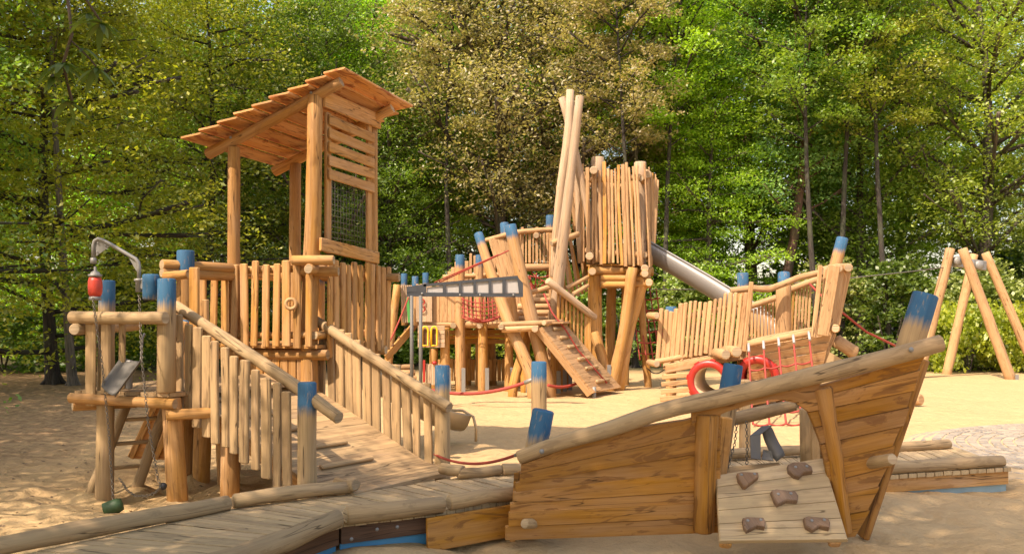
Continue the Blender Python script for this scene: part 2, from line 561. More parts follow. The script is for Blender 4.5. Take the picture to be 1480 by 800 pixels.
def ground_h(x, y):
    h = 0.055 * noise.noise(V((x * 0.5, y * 0.5, 1.3))) + 0.045 * noise.noise(V((x * 1.9, y * 1.9, 4.0))) + 0.024 * noise.noise(V((x * 4.6, y * 4.6, 7.0)))
    near = max(0.0, min(1.0, (14 - y) / 6))
    h *= 0.45 + 0.55 * near
    # trodden hollow in front of the boat, heaped sand by the walkway
    h -= 0.14 * math.exp(-((x - 1.0) ** 2 / 2.6 + (y - 6.35) ** 2 / 0.30))
    h += 0.030 * abs(noise.noise(V((x * 2.7, y * 2.7, 11.0)))) * (1 if y < 16 else .5) - 0.012
    h += .06 * math.exp(-((x + .9) ** 2 + (y - 5.95) ** 2) / .35) + .05 * math.exp(-((x - 3.2) ** 2 / 1.2 + (y - 7.75) ** 2 / .06)) * (.7 + .6 * noise.noise(V((x * 3, 0, 0))))
    for bx, by in BASES:
        d2 = (x - bx) ** 2 + (y - by) ** 2
        if d2 < .5:
            h += .055 * math.exp(-d2 / .022) - .035 * math.exp(-(math.sqrt(d2) - .32) ** 2 / .02)
    if y > 27:
        h += min(1.2, (y - 27) * 0.03)
    return h


def ground():
    xs = sorted(set([round(-9 + 0.07 * i, 3) for i in range(258)] + [-400, -250, -150, -90, -60, -40, -30, -24, -20, -17, -15, -13.5, -12.2, -11, -10, 9.6, 10.4, 11.5, 13, 15, 17, 20, 24, 30, 40, 60, 90, 150, 250, 400]))
    ys = sorted(set([-60, -30, -15, -8, -4, -1, 1, 2.5, 3.6] + [round(4 + 0.07 * i, 3) for i in range(115)] + [round(12.1 + 0.14 * i, 3) for i in range(60)] + [20.8 + 0.5 * i for i in range(30)] + [38, 42, 50, 60, 80, 120, 200, 320, 500]))
    vv = [(x, y, ground_h(x, y)) for y in ys for x in xs]
    nx = len(xs)
    ff = [(j * nx + i, j * nx + i + 1, (j + 1) * nx + i + 1, (j + 1) * nx + i) for j in range(len(ys) - 1) for i in range(nx - 1)]
    me = bpy.data.meshes.new('sand_ground'); me.from_pydata(vv, [], ff)
    me.polygons.foreach_set('use_smooth', [True] * len(ff))
    m, n, b = new_mat('sand')
    g = node(n, 'ShaderNodeNewGeometry'); pos = g.outputs['Position']
    sep = node(n, 'ShaderNodeSeparateXYZ'); n.links.new(pos, sep.inputs[0])
    a = noise_tex(n, pos, 1.1, 4, 0.6); c = noise_tex(n, pos, 9, 4, 0.65); f = noise_tex(n, pos, 60, 3, 0.7)
    col = mixrgb(n, a, (0.45, 0.30, 0.145), (0.56, 0.39, 0.20))
    col = mixrgb(n, ramp(n, c, [(0.35, 0.0), (0.7, 0.5)]), col, (0.40, 0.26, 0.12))
    col = mixrgb(n, ramp(n, f, [(0.60, 0.0), (0.75, 0.45)]), col, (0.30, 0.20, 0.11))
    # older brownish sand and litter at left, darkened to paint tree shade; woodland floor behind
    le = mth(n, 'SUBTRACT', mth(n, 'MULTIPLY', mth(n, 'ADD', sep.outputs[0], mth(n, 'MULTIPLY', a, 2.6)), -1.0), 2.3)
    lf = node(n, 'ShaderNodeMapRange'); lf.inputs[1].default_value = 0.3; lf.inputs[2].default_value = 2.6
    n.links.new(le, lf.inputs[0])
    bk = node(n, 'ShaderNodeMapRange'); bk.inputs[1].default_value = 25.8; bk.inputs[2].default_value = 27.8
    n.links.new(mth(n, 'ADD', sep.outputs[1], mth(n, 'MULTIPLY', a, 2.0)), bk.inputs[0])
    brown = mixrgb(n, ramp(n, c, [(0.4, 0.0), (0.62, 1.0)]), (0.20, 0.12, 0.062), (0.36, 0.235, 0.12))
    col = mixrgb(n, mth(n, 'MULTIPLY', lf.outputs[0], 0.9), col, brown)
    floor = mixrgb(n, ramp(n, c, [(0.4, 0.0), (0.6, 1.0)]), (0.045, 0.038, 0.022), (0.10, 0.085, 0.04))
    col = mixrgb(n, bk.outputs[0], col, floor)
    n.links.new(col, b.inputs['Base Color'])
    b.inputs['Roughness'].default_value = 0.95; b.inputs['Specular IOR Level'].default_value = 0.1
    hh = mth(n, 'ADD', mth(n, 'MULTIPLY', c, 1.0), mth(n, 'MULTIPLY', f, 0.25))
    hh = mth(n, 'ADD', hh, mth(n, 'MULTIPLY', noise_tex(n, pos, 3.4, 3, 0.6, 0.6), 2.2))
    bump(n, hh, 0.7, 0.035, b)
    me.materials.append(m)
    o = bpy.data.objects.new('sand_ground', me); COL.objects.link(o)
    kind(o, 'structure', 'pale golden play sand, trodden and dappled with shade')
    # dry leaves and pebbles strewn on the sand left of the tower
    mb = MB()
    for _ in range(900):
        y = random.uniform(6.5, 24); x = random.uniform(-0.56 * y - 0.5, -2.2 - (0.1 * y)) + random.gauss(0, .3)
        s_ = random.uniform(.012, .035); an = random.uniform(0, 6.3); z = ground_h(x, y) + .008
        e = V((math.cos(an), math.sin(an), random.uniform(-.2, .3))); q = V((-e.y, e.x, random.uniform(-.3, .3)))
        p = V((x, y, z)); i = len(mb.v)
        mb.v += [tuple(p + e * s_), tuple(p + q * s_ * .5), tuple(p - e * s_), tuple(p - q * s_ * .5)]
        mb.face((i, i + 1, i + 2, i + 3), ((0, 0), (1, 0), (1, 1), (0, 1)))
    kind(build('leaf_litter', mb, plain('dry_leaf', (0.16, 0.10, 0.05), 0.8, 0, 0.5, 3)), 'stuff', 'small dry leaves and pebbles strewn over the sand')


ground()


def paving():
    """cobbled circle at the right: concentric rings of stone setts"""
    c = V((7.75, 9.9, 0)); mb = MB()
    R0 = 3.22
    for k in range(24):
        R_ = R0 - k * 0.128
        if R_ < 0.25:
            break
        n = int(2 * math.pi * R_ / 0.125); ph = random.random()
        for i in range(n):
            a0 = 2 * math.pi * (i + ph + .07) / n; a1 = 2 * math.pi * (i + ph + .93) / n
            ri, ro = R_ - .116 + random.uniform(0, .012), R_ - random.uniform(0, .008)
            drop = 0.0 if k > 2 else (3 - k) * 0.028
            z = 0.085 - drop + random.uniform(-.004, .004)
            pr = [c + V((math.cos(a) * r, math.sin(a) * r, z - .09)) for a, r in ((a0, ri), (a0, ro), (a1, ro), (a1, ri))]
            if pr[0].x > 9:
                continue
            mb.prism(pr[::-1], V((0, 0, 1)), .09)
    m, n, b = new_mat('cobble_stone')
    g = node(n, 'ShaderNodeNewGeometry')
    f = noise_tex(n, g.outputs['Position'], 30, 4)
    col = ramp(n, g.outputs['Random Per Island'], [(0, (0.20, 0.175, 0.145)), (0.4, (0.30, 0.26, 0.20)), (0.7, (0.16, 0.15, 0.135)), (1, (0.36, 0.30, 0.22))])
    col = mixrgb(n, ramp(n, f, [(.45, 0.), (.7, .6)]), col, (0.48, 0.35, 0.20)); n.links.new(col, b.inputs['Base Color']); b.inputs['Roughness'].default_value = .85
    bump(n, f, .5, .01, b)
    kind(build('cobble_paving', mb, m), 'structure', 'round area of grey cobblestones set in rings')
    mb = MB()
    for i in range(48):
        pass
    ring = [c + V((math.cos(2 * math.pi * i / 64) * 3.2, math.sin(2 * math.pi * i / 64) * 3.2, -.15)) for i in range(64)]
    b0 = 0
    prof = [(3.45, -.05), (3.2, 0.0), (2.95, .052), (2.8, .073), (0.01, .075)]
    rings = [[c + V((math.cos(2 * math.pi * i / 64) * r, math.sin(2 * math.pi * i / 64) * r, z)) for i in range(64)] for r, z in prof]
    mb.rings(rings, [(i, [j for j in range(65)]) for i in range(5)], True, cap=False)
    kind(build('paving_bed', mb, plain('sandy_joint', (0.46, 0.33, 0.18), .95, 0, .15, 20, .5)), 'structure', 'sandy bed between the cobblestones')


paving()

# ------------------------------------------------------------------ trees
RNG = np.random.default_rng(5)


def leaf_mat(name, c1, c2, c3, trans=0.45):
    m, n, b = new_mat(name)
    n.nodes.remove(b)
    g = node(n, 'ShaderNodeNewGeometry'); oi = node(n, 'ShaderNodeObjectInfo')
    tc = node(n, 'ShaderNodeTexCoord')
    big = noise_tex(n, tc.outputs['Object'], 0.55, 2, 0.5)
    f = mth(n, 'MULTIPLY_ADD', g.outputs['Random Per Island'], 0.55, mth(n, 'MULTIPLY', mth(n, 'SUBTRACT', big, 0.28), 1.0))
    col = ramp(n, f, [(0.1, tuple(c1)), (0.5, tuple(c2)), (0.95, tuple(c3))])
    hs = node(n, 'ShaderNodeHueSaturation'); n.links.new(col, hs.inputs['Color'])
    n.links.new(mth(n, 'MULTIPLY_ADD', oi.outputs['Random'], 0.03, 0.485), hs.inputs['Hue'])
    n.links.new(mth(n, 'MULTIPLY_ADD', oi.outputs['Random'], 0.25, 0.88), hs.inputs['Value'])
    df = node(n, 'ShaderNodeBsdfDiffuse'); tr = node(n, 'ShaderNodeBsdfTranslucent'); gl = node(n, 'ShaderNodeBsdfGlossy')
    gl.inputs['Roughness'].default_value = 0.5; gl.inputs['Color'].default_value = (1, 1, 1, 1)
    n.links.new(hs.outputs[0], df.inputs[0])
    tcx = mixrgb(n, 1.0, hs.outputs[0], (1.25, 1.35, 0.55), 'MULTIPLY')
    n.links.new(tcx, tr.inputs[0])
    mx = node(n, 'ShaderNodeMixShader'); mx.inputs[0].default_value = trans
    n.links.new(df.outputs[0], mx.inputs[1]); n.links.new(tr.outputs[0], mx.inputs[2])
    m2 = node(n, 'ShaderNodeMixShader'); m2.inputs[0].default_value = 0.045
    n.links.new(mx.outputs[0], m2.inputs[1]); n.links.new(gl.outputs[0], m2.inputs[2])
    n.links.new(m2.outputs[0], n.nodes['Material Output'].inputs[0])
    return m


L_ = {}
L_['mid'] = leaf_mat('leaf_mid_green', (0.089, 0.176, 0.018), (0.186, 0.299, 0.034), (0.341, 0.474, 0.065), 0.5)
L_['bright'] = leaf_mat('leaf_bright_green', (0.163, 0.299, 0.020), (0.293, 0.474, 0.036), (0.470, 0.620, 0.070), 0.55)
L_['yellow'] = leaf_mat('leaf_yellow_green', (0.196, 0.263, 0.020), (0.358, 0.421, 0.036), (0.586, 0.614, 0.077), 0.5)
L_['olive'] = leaf_mat('leaf_olive', (0.146, 0.193, 0.023), (0.277, 0.323, 0.041), (0.454, 0.474, 0.077), 0.5)
L_['tan'] = leaf_mat('leaf_and_seed_tan', (0.180, 0.196, 0.060), (0.384, 0.333, 0.150), (0.600, 0.494, 0.264), 0.45)
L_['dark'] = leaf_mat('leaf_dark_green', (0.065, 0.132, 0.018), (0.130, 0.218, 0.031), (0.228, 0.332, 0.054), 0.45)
L_['blue'] = leaf_mat('leaf_blue_green', (0.089, 0.202, 0.044), (0.186, 0.332, 0.083), (0.358, 0.527, 0.166), 0.45)
L_['khaki'] = leaf_mat('leaf_grey_green', (0.146, 0.202, 0.044), (0.293, 0.351, 0.096), (0.535, 0.580, 0.204), 0.4)
BARK = {}


def bark(name, c1, c2):
    m, n, b = new_mat(name)
    uv = node(n, 'ShaderNodeUVMap')
    mp = node(n, 'ShaderNodeVectorMath', operation='MULTIPLY'); n.links.new(uv.outputs[0], mp.inputs[0]); mp.inputs[1].default_value = (3, 16, 1)
    f = noise_tex(n, mp.outputs[0], 1.0, 5, 0.65, .5)
    f2 = noise_tex(n, uv.outputs[0], 1.2, 3, .6)
    col = mixrgb(n, ramp(n, f, [(.35, 0.), (.65, 1.)]), tuple(c1), tuple(c2))
    col = mixrgb(n, ramp(n, f2, [(.5, 0.), (.62, .5)]), col, (0.07, 0.085, 0.04))
    n.links.new(col, b.inputs['Base Color']); b.inputs['Roughness'].default_value = .9
    bump(n, f, .8, .03, b)
    return m


BARK['brown'] = bark('bark_brown', (0.04, 0.03, 0.022), (0.13, 0.10, 0.075))
BARK['dark'] = bark('bark_shaded_dark', (0.018, 0.014, 0.010), (0.06, 0.047, 0.034))  # dark tone paints shade onto the slim trunks; drooping trees use it too
BARK['red'] = bark('bark_reddish', (0.07, 0.035, 0.022), (0.20, 0.11, 0.07))
BARK['grey'] = bark('bark_grey', (0.07, 0.06, 0.045), (0.21, 0.18, 0.14))


def leaves_mesh(name, clumps, size, up=0.55, asp=0.5):
    """clumps: list of (centre, radii(rx,ry,rz), count, droop). One mesh of leaf-sized faces."""
    C, Rr, N = [], [], []
    for c, r, k, dr in clumps:
        d_ = RNG.normal(size=(k, 3)); d_ /= np.linalg.norm(d_, axis=1)[:, None]
        rad = RNG.random(k) ** 0.45
        p = d_ * rad[:, None] * np.array(r)
        p[:, 2] -= dr * (p[:, 0] ** 2 + p[:, 1] ** 2) / max(r[0], .1)
        # sprays: pull the leaves into short twigs
        tw = RNG.integers(0, max(2, k // 14), k)
        tc = RNG.normal(size=(max(2, k // 14), 3)) * np.array(r) * 0.55
        tc[:, 2] -= dr * (tc[:, 0] ** 2 + tc[:, 1] ** 2) / max(r[0], .1)
        q = tc[tw] + RNG.normal(size=(k, 3)) * np.array([.20, .20, .09]) * min(1.0, r[0])
        sel = RNG.random(k) < 0.7
        p[sel] = q[sel]
        C.append(p + np.array(c))
    p = np.concatenate(C); k = len(p)
    nrm = RNG.normal(size=(k, 3)) * 0.8; nrm[:, 2] = np.abs(nrm[:, 2]) + up
    nrm /= np.linalg.norm(nrm, axis=1)[:, None]
    a = RNG.normal(size=(k, 3)); a[:, 2] -= 0.5
    a -= nrm * np.sum(a * nrm, axis=1)[:, None]; a /= np.linalg.norm(a, axis=1)[:, None]
    b = np.cross(nrm, a)
    s_ = size * (0.6 + 0.8 * RNG.random(k))[:, None]
    v = np.stack([p - a * s_ * .5, p - a * s_ * .05 + b * s_ * asp * .5, p + a * s_ * .5, p - a * s_ * .05 - b * s_ * asp * .5], axis=1).reshape(-1, 3)
    me = bpy.data.meshes.new(name)
    me.vertices.add(4 * k); me.vertices.foreach_set('co', v.astype(np.float32).ravel())
    me.loops.add(4 * k); me.loops.foreach_set('vertex_index', np.arange(4 * k, dtype=np.int32))
    me.polygons.add(k); me.polygons.foreach_set('loop_start', np.arange(0, 4 * k, 4, dtype=np.int32))
    me.polygons.foreach_set('loop_total', np.full(k, 4, dtype=np.int32))
    me.update(calc_edges=True)
    me.materials.append(L_['mid'])
    return me


def tree_meshes(h, base, rad, nclump, per, size, style='round', seed=1, tr=0.17, fork=False):
    rnd = random.Random(seed)
    mb = MB()
    sway = [(rnd.uniform(-.42, .42), rnd.uniform(-.42, .42)) for _ in range(6)]
    path = []
    for i in range(8):
        t = i / 7
        path.append(V((sway[0][0] * math.sin(t * 3) * h * .12 + sway[1][0] * t * h * .12, sway[0][1] * math.sin(t * 3) * h * .12 + sway[1][1] * t * h * .12, t * h * .93 - .15)))

    def tr_at(z):
        t = max(0, min(.999, z / (h * .93))) * 7; i = int(t)
        return path[i].lerp(path[i + 1], t - i)
    rr = [tr * (1.25 if i == 0 else (1 - .82 * (i / 7) ** 1.1)) for i in range(8)]
    mb.log(path, rr, 8, wob=.08, sub=14)
    # root flare
    for k in range(5):
        a = k * 1.26 + rnd.random()
        mb.pipe([V((math.cos(a) * tr * .3, math.sin(a) * tr * .3, .35)), V((math.cos(a) * tr * 1.1, math.sin(a) * tr * 1.1, .08)), V((math.cos(a) * tr * 2.2, math.sin(a) * tr * 2.2, -.12))], tr * .38, 6)
    clumps = []
    for i in range(nclump):
        z = base + (h - base) * ((i + rnd.random()) / nclump) ** .85
        f = (z - base) / (h - base)
        if style == 'round':
            prof = math.sin(math.pi * min(1, .16 + f * .84)) ** .6
        elif style in ('layer', 'curtain'):
            prof = (1 - f) ** .5 * (.75 + .25 * math.sin(i * 1.7)) + .12
        else:
            prof = .45 + .55 * math.sin(math.pi * min(1, .1 + f * .8))
        a = i * 2.399 + rnd.uniform(-.5, .5)
        rr_ = rad * prof * (0.35 + .68 * rnd.random() ** .6)
        rise = rnd.uniform(.25, .7) * rr_ if style not in ('layer', 'curtain') else rnd.uniform(-.08, .18) * rr_
        st = tr_at(max(base * .75, z - rise)); c = V((st.x + math.cos(a) * rr_, st.y + math.sin(a) * rr_, z))
        mid = st.lerp(c, .5) + V((0, 0, rnd.uniform(-.1, .15) * rr_))
        if i % 2 == 0 or rr_ > rad * .6:
            r0 = tr * .16 + .018 * rr_
            mb.pipe([st, st.lerp(mid, .6), mid, mid.lerp(c, .6), c], r0 * .62, 5)
            for q in range(2):
                e = c + V((rnd.uniform(-.8, .8), rnd.uniform(-.8, .8), rnd.uniform(-.1, .5)))
                mb.pipe([mid.lerp(c, .3), e.lerp(mid, .4), e], r0 * .28, 4)
        cr = rad * rnd.uniform(.22, .38)
        flat = {'round': .55, 'layer': .22, 'tall': .5, 'curtain': .36}[style]
        clumps.append(((c.x, c.y, c.z), (cr, cr, cr * flat), int(per * rnd.uniform(.7, 1.3)), {'round': .12, 'layer': .20, 'tall': .25, 'curtain': .32}[style]))
        if rr_ > rad * .4:
            clumps.append(((mid.x, mid.y, mid.z + .1), (cr * .8, cr * .8, cr * flat * .7), int(per * .45), .1))
    uvfix = mb
    va = np.array(mb.v, dtype=np.float32)
    me = bpy.data.meshes.new('trunk'); me.from_pydata(mb.v, [], mb.f)
    u = me.uv_layers.new(name='UVMap'); u.data.foreach_set('uv', np.array(mb.uv, dtype=np.float32).ravel())
    me.polygons.foreach_set('use_smooth', mb.sm); me.materials.append(BARK['brown'])
    lm = leaves_mesh('crown', clumps, size)
    return me, lm


TM = {
    'round': tree_meshes(13, 3.0, 3.4, 62, 520, .118, 'round', 3, .17),
    'tall': tree_meshes(16, 5.5, 3.0, 60, 500, .118, 'tall', 8, .19),
    'layer': tree_meshes(13, 1.6, 4.2, 66, 520, .11, 'layer', 12, .18),
    'wide': tree_meshes(15, 4.2, 4.3, 74, 560, .118, 'round', 21, .24),
    'young': tree_meshes(8, 1.0, 2.2, 44, 340, .11, 'layer', 33, .085),
    'curtain': tree_meshes(13, 1.2, 4.7, 105, 460, .115, 'curtain', 17, .15),
    'shade': tree_meshes(14, 4.2, 4.2, 60, 210, .15, 'round', 55, .22),
    'slim': tree_meshes(15, 7.6, 2.2, 38, 380, .118, 'tall', 41, .10),
}


def tree(kind_, x, y, leafk, label, sc=1.0, rz=None, bk='brown', group=None, name='tree', cat='tree', sz=1.0, z=None):
    tm, lm = TM[kind_]
    rt = thing(name, label, cat, (x, y, ground_h(x, y) if z is None else z), group)
    rt.rotation_euler = (0, 0, random.uniform(0, 6.28) if rz is None else rz); rt.scale = (sc, sc, sc * sz)
    for nm, me, mat in (('trunk', tm, BARK[bk]), ('crown', lm, L_[leafk])):
        o = bpy.data.objects.new(nm, me); COL.objects.link(o); o.parent = rt
        o.material_slots[0].link = 'OBJECT'; o.material_slots[0].material = mat
    return rt


# front row, left to right (x at the wood's edge); y 17 to 33 m
FR = [
    ('curtain', -13.2, 17.0, 'mid', 'drooping green tree reaching low over the left sand, nearest at left', 1.0, 'dark'),
    ('curtain', -10.8, 21.2, 'yellow', 'yellow-green drooping tree behind the crane arm at left', 1.0, 'dark'),
    ('wide', -15.6, 24.0, 'olive', 'olive green broad tree at the far left edge', 1.05, 'brown'),
    ('curtain', -9.4, 27.0, 'olive', 'soft olive tree with flat sprays left of the roofed tower', .95, 'dark'),
    ('round', -9.0, 31.5, 'mid', 'mid green round tree showing above the left end of the roof', 1.15, 'brown'),
    ('round', -6.3, 29.5, 'dark', 'dark green tree filling the space under the tower roof', .92, 'brown'),
    ('wide', -5.6, 34.5, 'bright', 'brightest lime green tree rising behind the roof ridge', 1.0, 'brown'),
    ('round', -3.8, 30.0, 'mid', 'fresh green tree right of the roofed tower', .72, 'brown'),
    ('wide', -0.6, 31.5, 'tan', 'large tan and khaki tree left of the tall crossed poles', 1.02, 'brown'),
    ('wide', 2.2, 33.0, 'tan', 'brownish leaved tree behind the slatted tower', 1.06, 'brown'),
    ('slim', 4.6, 30.5, 'bright', 'slender tree with bare dark stem right of the slatted tower', 1.0, 'brown'),
    ('layer', 6.6, 30.0, 'bright', 'light green layered tree above the steel slide', .78, 'brown'),
    ('tall', 8.6, 30.2, 'blue', 'blue-green tree with reddish trunk behind the wooden ship', 1.02, 'red'),
    ('wide', 9.3, 34.0, 'mid', 'tall forked green tree behind the blue-green one', 1.08, 'red'),
    ('round', 12.2, 31.5, 'mid', 'green tree with dark double stem left of the cableway frame', 1.0, 'brown'),
    ('wide', 15.6, 30.5, 'olive', 'broad green tree above the cableway frame', 1.05, 'brown'),
    ('layer', 19.2, 29.0, 'khaki', 'grey-green layered tree at the right edge', .95, 'grey'),
]
for i, (k, x, y, lf, lb, sc, bk) in enumerate(FR):
    tree(k, x, y, lf, lb, sc, rz=i * 1.9, bk=bk)
for px, y, lb, sc, lf in ((660, 28.8, 'slim tree with dark stem above the playhouse', 1.0, 'tan'),
                          (918, 27.8, 'slim dark stem rising behind the slatted tower', .95, 'tan'), (962, 28.6, 'slim dark stem above the top of the steel slide', 1.02, 'bright'),
                          (1187, 27.0, 'slim dark trunked tree behind the ship bow', 1.0, 'mid'), (1216, 27.9, 'second slim dark trunk just right of the ship bow post', 1.04, 'mid'),
                          (1289, 27.4, 'slim dark trunked tree left of the cableway legs', 1.0, 'olive')):
    tree('slim', (px - 740) / FOC * y, y, lf, lb, sc, rz=px * .37, bk='dark')
G2 = 'trees deep in the wood'
for i in range(24):
    row = i // 10
    x = -22 + (i % 10) * 4.9 + random.uniform(-1, 1) + row * 1.3; y = 38 + row * 6 + random.uniform(-1.5, 1.5)
    if x / y < -.66 or x / y > .66:
        continue
    tree(random.choice(['round', 'tall', 'wide', 'slim', 'wide']), x, y, random.choice(['bright', 'bright', 'yellow', 'bright', 'mid']),
         'green tree deep in the wood, half hidden behind the front row', random.uniform(.95, 1.25), bk='brown', group=G2)
for i in range(15):
    x = -25 + i * 3.3 + random.uniform(-.8, .8); y = 33 + random.uniform(-1, 3)
    tree('young', x, y, random.choice(['bright', 'mid', 'yellow']), 'young leafy tree in the shade between the tall trunks', random.uniform(.8, 1.15), group='young trees under the tall ones', name='young_tree')
tree('slim', -10.15, 20.8, 'olive', 'thin bare trunk beside the drooping tree, just left of the crane posts', .95, bk='grey')


# bushes along the wood's edge
def bush_mesh(rx, ry, rz, n, per, size, seed, up=.5):
    rnd = random.Random(seed); cl = []
    for i in range(n):
        a = rnd.uniform(0, 6.28); f = rnd.random() ** .5; zz = rnd.random()
        k = math.sqrt(max(0, 1 - (zz * .85) ** 2))
        cl.append(((math.cos(a) * rx * f * k, math.sin(a) * ry * f * k, .1 + zz * rz), (.38, .38, .26), int(per * rnd.uniform(.7, 1.3)), .1))
    return leaves_mesh('foliage', cl, size, up=up, asp=.6)


BM = [bush_mesh(1.6, 1.1, 1.7, 46, 130, .12, 2), bush_mesh(1.3, 1.0, 2.6, 52, 130, .12, 4), bush_mesh(1.7, .8, 1.3, 40, 190, .11, 6, .2)]


def bush(k, x, y, lf, label, sc=(1, 1, 1), cat='bush', name='bush', group=None):
    rt = thing(name, label, cat, (x, y, ground_h(x, y)), group); rt.rotation_euler = (0, 0, random.uniform(-.4, .4)); rt.scale = sc
    o = bpy.data.objects.new('foliage', BM[k]); COL.objects.link(o); o.parent = rt
    o.material_slots[0].link = 'OBJECT'; o.material_slots[0].material = L_[lf]
    mb = MB()
    for i in range(5):
        a = i * 1.3; mb.pipe([V((0, 0, -.1)), V((math.cos(a) * .2, math.sin(a) * .2, .6)), V((math.cos(a) * .5, math.sin(a) * .5, 1.4))], .02, 5)
    me = bpy.data.meshes.new('stem'); me.from_pydata(mb.v, [], mb.f); me.materials.append(BARK['brown'])
    s_ = bpy.data.objects.new('stem', me); COL.objects.link(s_); s_.parent = rt
    me.uv_layers.new(name='UVMap')


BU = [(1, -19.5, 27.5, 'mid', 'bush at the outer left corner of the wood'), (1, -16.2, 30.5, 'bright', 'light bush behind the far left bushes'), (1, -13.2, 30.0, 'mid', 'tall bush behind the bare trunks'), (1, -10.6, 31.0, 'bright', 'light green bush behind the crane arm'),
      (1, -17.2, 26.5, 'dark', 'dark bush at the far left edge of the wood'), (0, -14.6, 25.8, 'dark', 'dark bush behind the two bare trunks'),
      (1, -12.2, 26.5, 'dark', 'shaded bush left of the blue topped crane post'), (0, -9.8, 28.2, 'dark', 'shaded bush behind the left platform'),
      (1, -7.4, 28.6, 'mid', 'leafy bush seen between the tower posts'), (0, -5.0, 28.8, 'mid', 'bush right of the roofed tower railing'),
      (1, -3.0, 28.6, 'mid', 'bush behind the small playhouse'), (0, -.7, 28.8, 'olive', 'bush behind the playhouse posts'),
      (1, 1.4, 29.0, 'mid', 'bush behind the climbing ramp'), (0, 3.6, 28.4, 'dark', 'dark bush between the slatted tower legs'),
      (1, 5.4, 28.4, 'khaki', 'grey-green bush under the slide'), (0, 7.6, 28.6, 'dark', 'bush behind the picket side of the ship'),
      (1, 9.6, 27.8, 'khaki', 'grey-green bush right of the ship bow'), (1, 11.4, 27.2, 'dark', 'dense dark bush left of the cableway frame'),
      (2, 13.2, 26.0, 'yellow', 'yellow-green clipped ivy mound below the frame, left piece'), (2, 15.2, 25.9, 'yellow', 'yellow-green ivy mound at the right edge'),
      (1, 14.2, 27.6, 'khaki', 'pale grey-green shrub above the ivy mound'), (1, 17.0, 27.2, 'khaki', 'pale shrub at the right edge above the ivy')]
for k, x, y, lf, lb in BU:
    bush(k, x, y, lf, lb, (1.15, 1.0, random.uniform(.95, 1.2)) if k != 2 else (1.0, 1.0, 1.35))
for i in range(26):
    bush(i % 2, -24 + (i % 13) * 3.9, 32.5 + (i % 3) + 6 * (i // 13), random.choice(['dark', 'mid', 'bright']), 'low green undergrowth bush in the shade of the wood', (1.7, 1.2, random.uniform(1.2, 1.9)), group='undergrowth bushes')

# shade trees beside and behind the camera; they throw the dappled shade on the near sand and boat
SH = [('wide', -2.7, 1.1, 'mid', 'big leafy shade tree just behind the viewer, over the boat', .84),
      ('shade', -6.8, 0.6, 'mid', 'big leafy shade tree just outside the photo at left', .84),
      ('shade', -9.9, 4.0, 'olive', 'tall shade tree beside the left sand', .72),
      ('shade', -11.6, 7.6, 'mid', 'round shade tree at the left behind the tower sand', .95),
      ('shade', -13.5, 11.5, 'mid', 'spreading shade tree left of the chain crane', .85)]
for i, (k, x, y, lf, lb, sc) in enumerate(SH):
    rt = tree(k, x, y, lf, lb, sc, rz=i * 2.3 + .4)


def hanging_branch():
    """twig of long drooping leaves hanging into the upper left of the view"""
    Y = 4.6
    rt = thing('hanging_branch', 'dark leafy twig hanging into view at upper left, in front of the trees', 'branch', P(100, -60, Y))
    mb = MB()
    mb.pipe([P(-420, -420, 3.6), P(-150, -250, 4.2), P(60, -90, Y), P(98, 0, Y), P(104, 50, Y), P(92, 90, Y), P(96, 115, Y + .03), P(105, 150, Y + .05)], .008, 6)
    mb.pipe([P(60, -90, Y), P(125, 0, Y - .1), P(146, 32, Y - .12)], .006, 5)
    mb.pipe([P(104, 60, Y), P(130, 85, Y), P(140, 98, Y)], .005, 5)
    build('twig', mb, BARK['brown'], rt)
    mb = MB(); rnd = random.Random(4)
    for (px, py, dy, n, L) in ((92, 92, 0, 16, .16), (146, 34, -.12, 16, .15), (140, 98, 0, 13, .14), (98, 148, .05, 12, .14), (103, 172, .05, 9, .11), (78, 112, 0, 11, .12), (120, 70, .05, 9, .12), (128, 20, -.05, 9, .13)):
        c = P(px, py, Y + dy)
        for k in range(n):
            a = 2 * math.pi * k / n + rnd.uniform(-.3, .3)
            dr = V((math.cos(a), math.sin(a), rnd.uniform(-.75, .1))).normalized(); l = L * rnd.uniform(.6, 1.1)
            wd = dr.cross(V((0, 0, 1))).normalized(); prev = None; rows = []
            for q in range(6):
                t = q / 5; ww = .019 * math.sin(math.pi * min(.98, t * .85 + .12)) ** .8 * (l / .16)
                p = c + dr * l * t - V((0, 0, .30 * l * t * t))
                rows.append((p - wd * ww - V((0, 0, -ww * .3)), p, p + wd * ww + V((0, 0, ww * .3))))
            b0 = len(mb.v)
            for r_ in rows:
                mb.v += [tuple(x) for x in r_]
            for q in range(5):
                for h in range(2):
                    i0 = b0 + q * 3 + h
                    mb.face((i0, i0 + 1, i0 + 4, i0 + 3), ((0, 0), (1, 0), (1, 1), (0, 1)), 0, True)
    build('leaves', mb, L_['dark'], rt)


hanging_branch()

# ================================================================== BOARDWALK
WD = 0.20


def lerp_line(pl, t):
    L = [0]
    for i in range(len(pl) - 1):
        L.append(L[-1] + (V(pl[i + 1]) - V(pl[i])).length)
    d_ = t * L[-1]; j = 0
    while j < len(L) - 2 and d_ > L[j + 1]:
        j += 1
    return V(pl[j]).lerp(V(pl[j + 1]), (d_ - L[j]) / (L[j + 1] - L[j]))


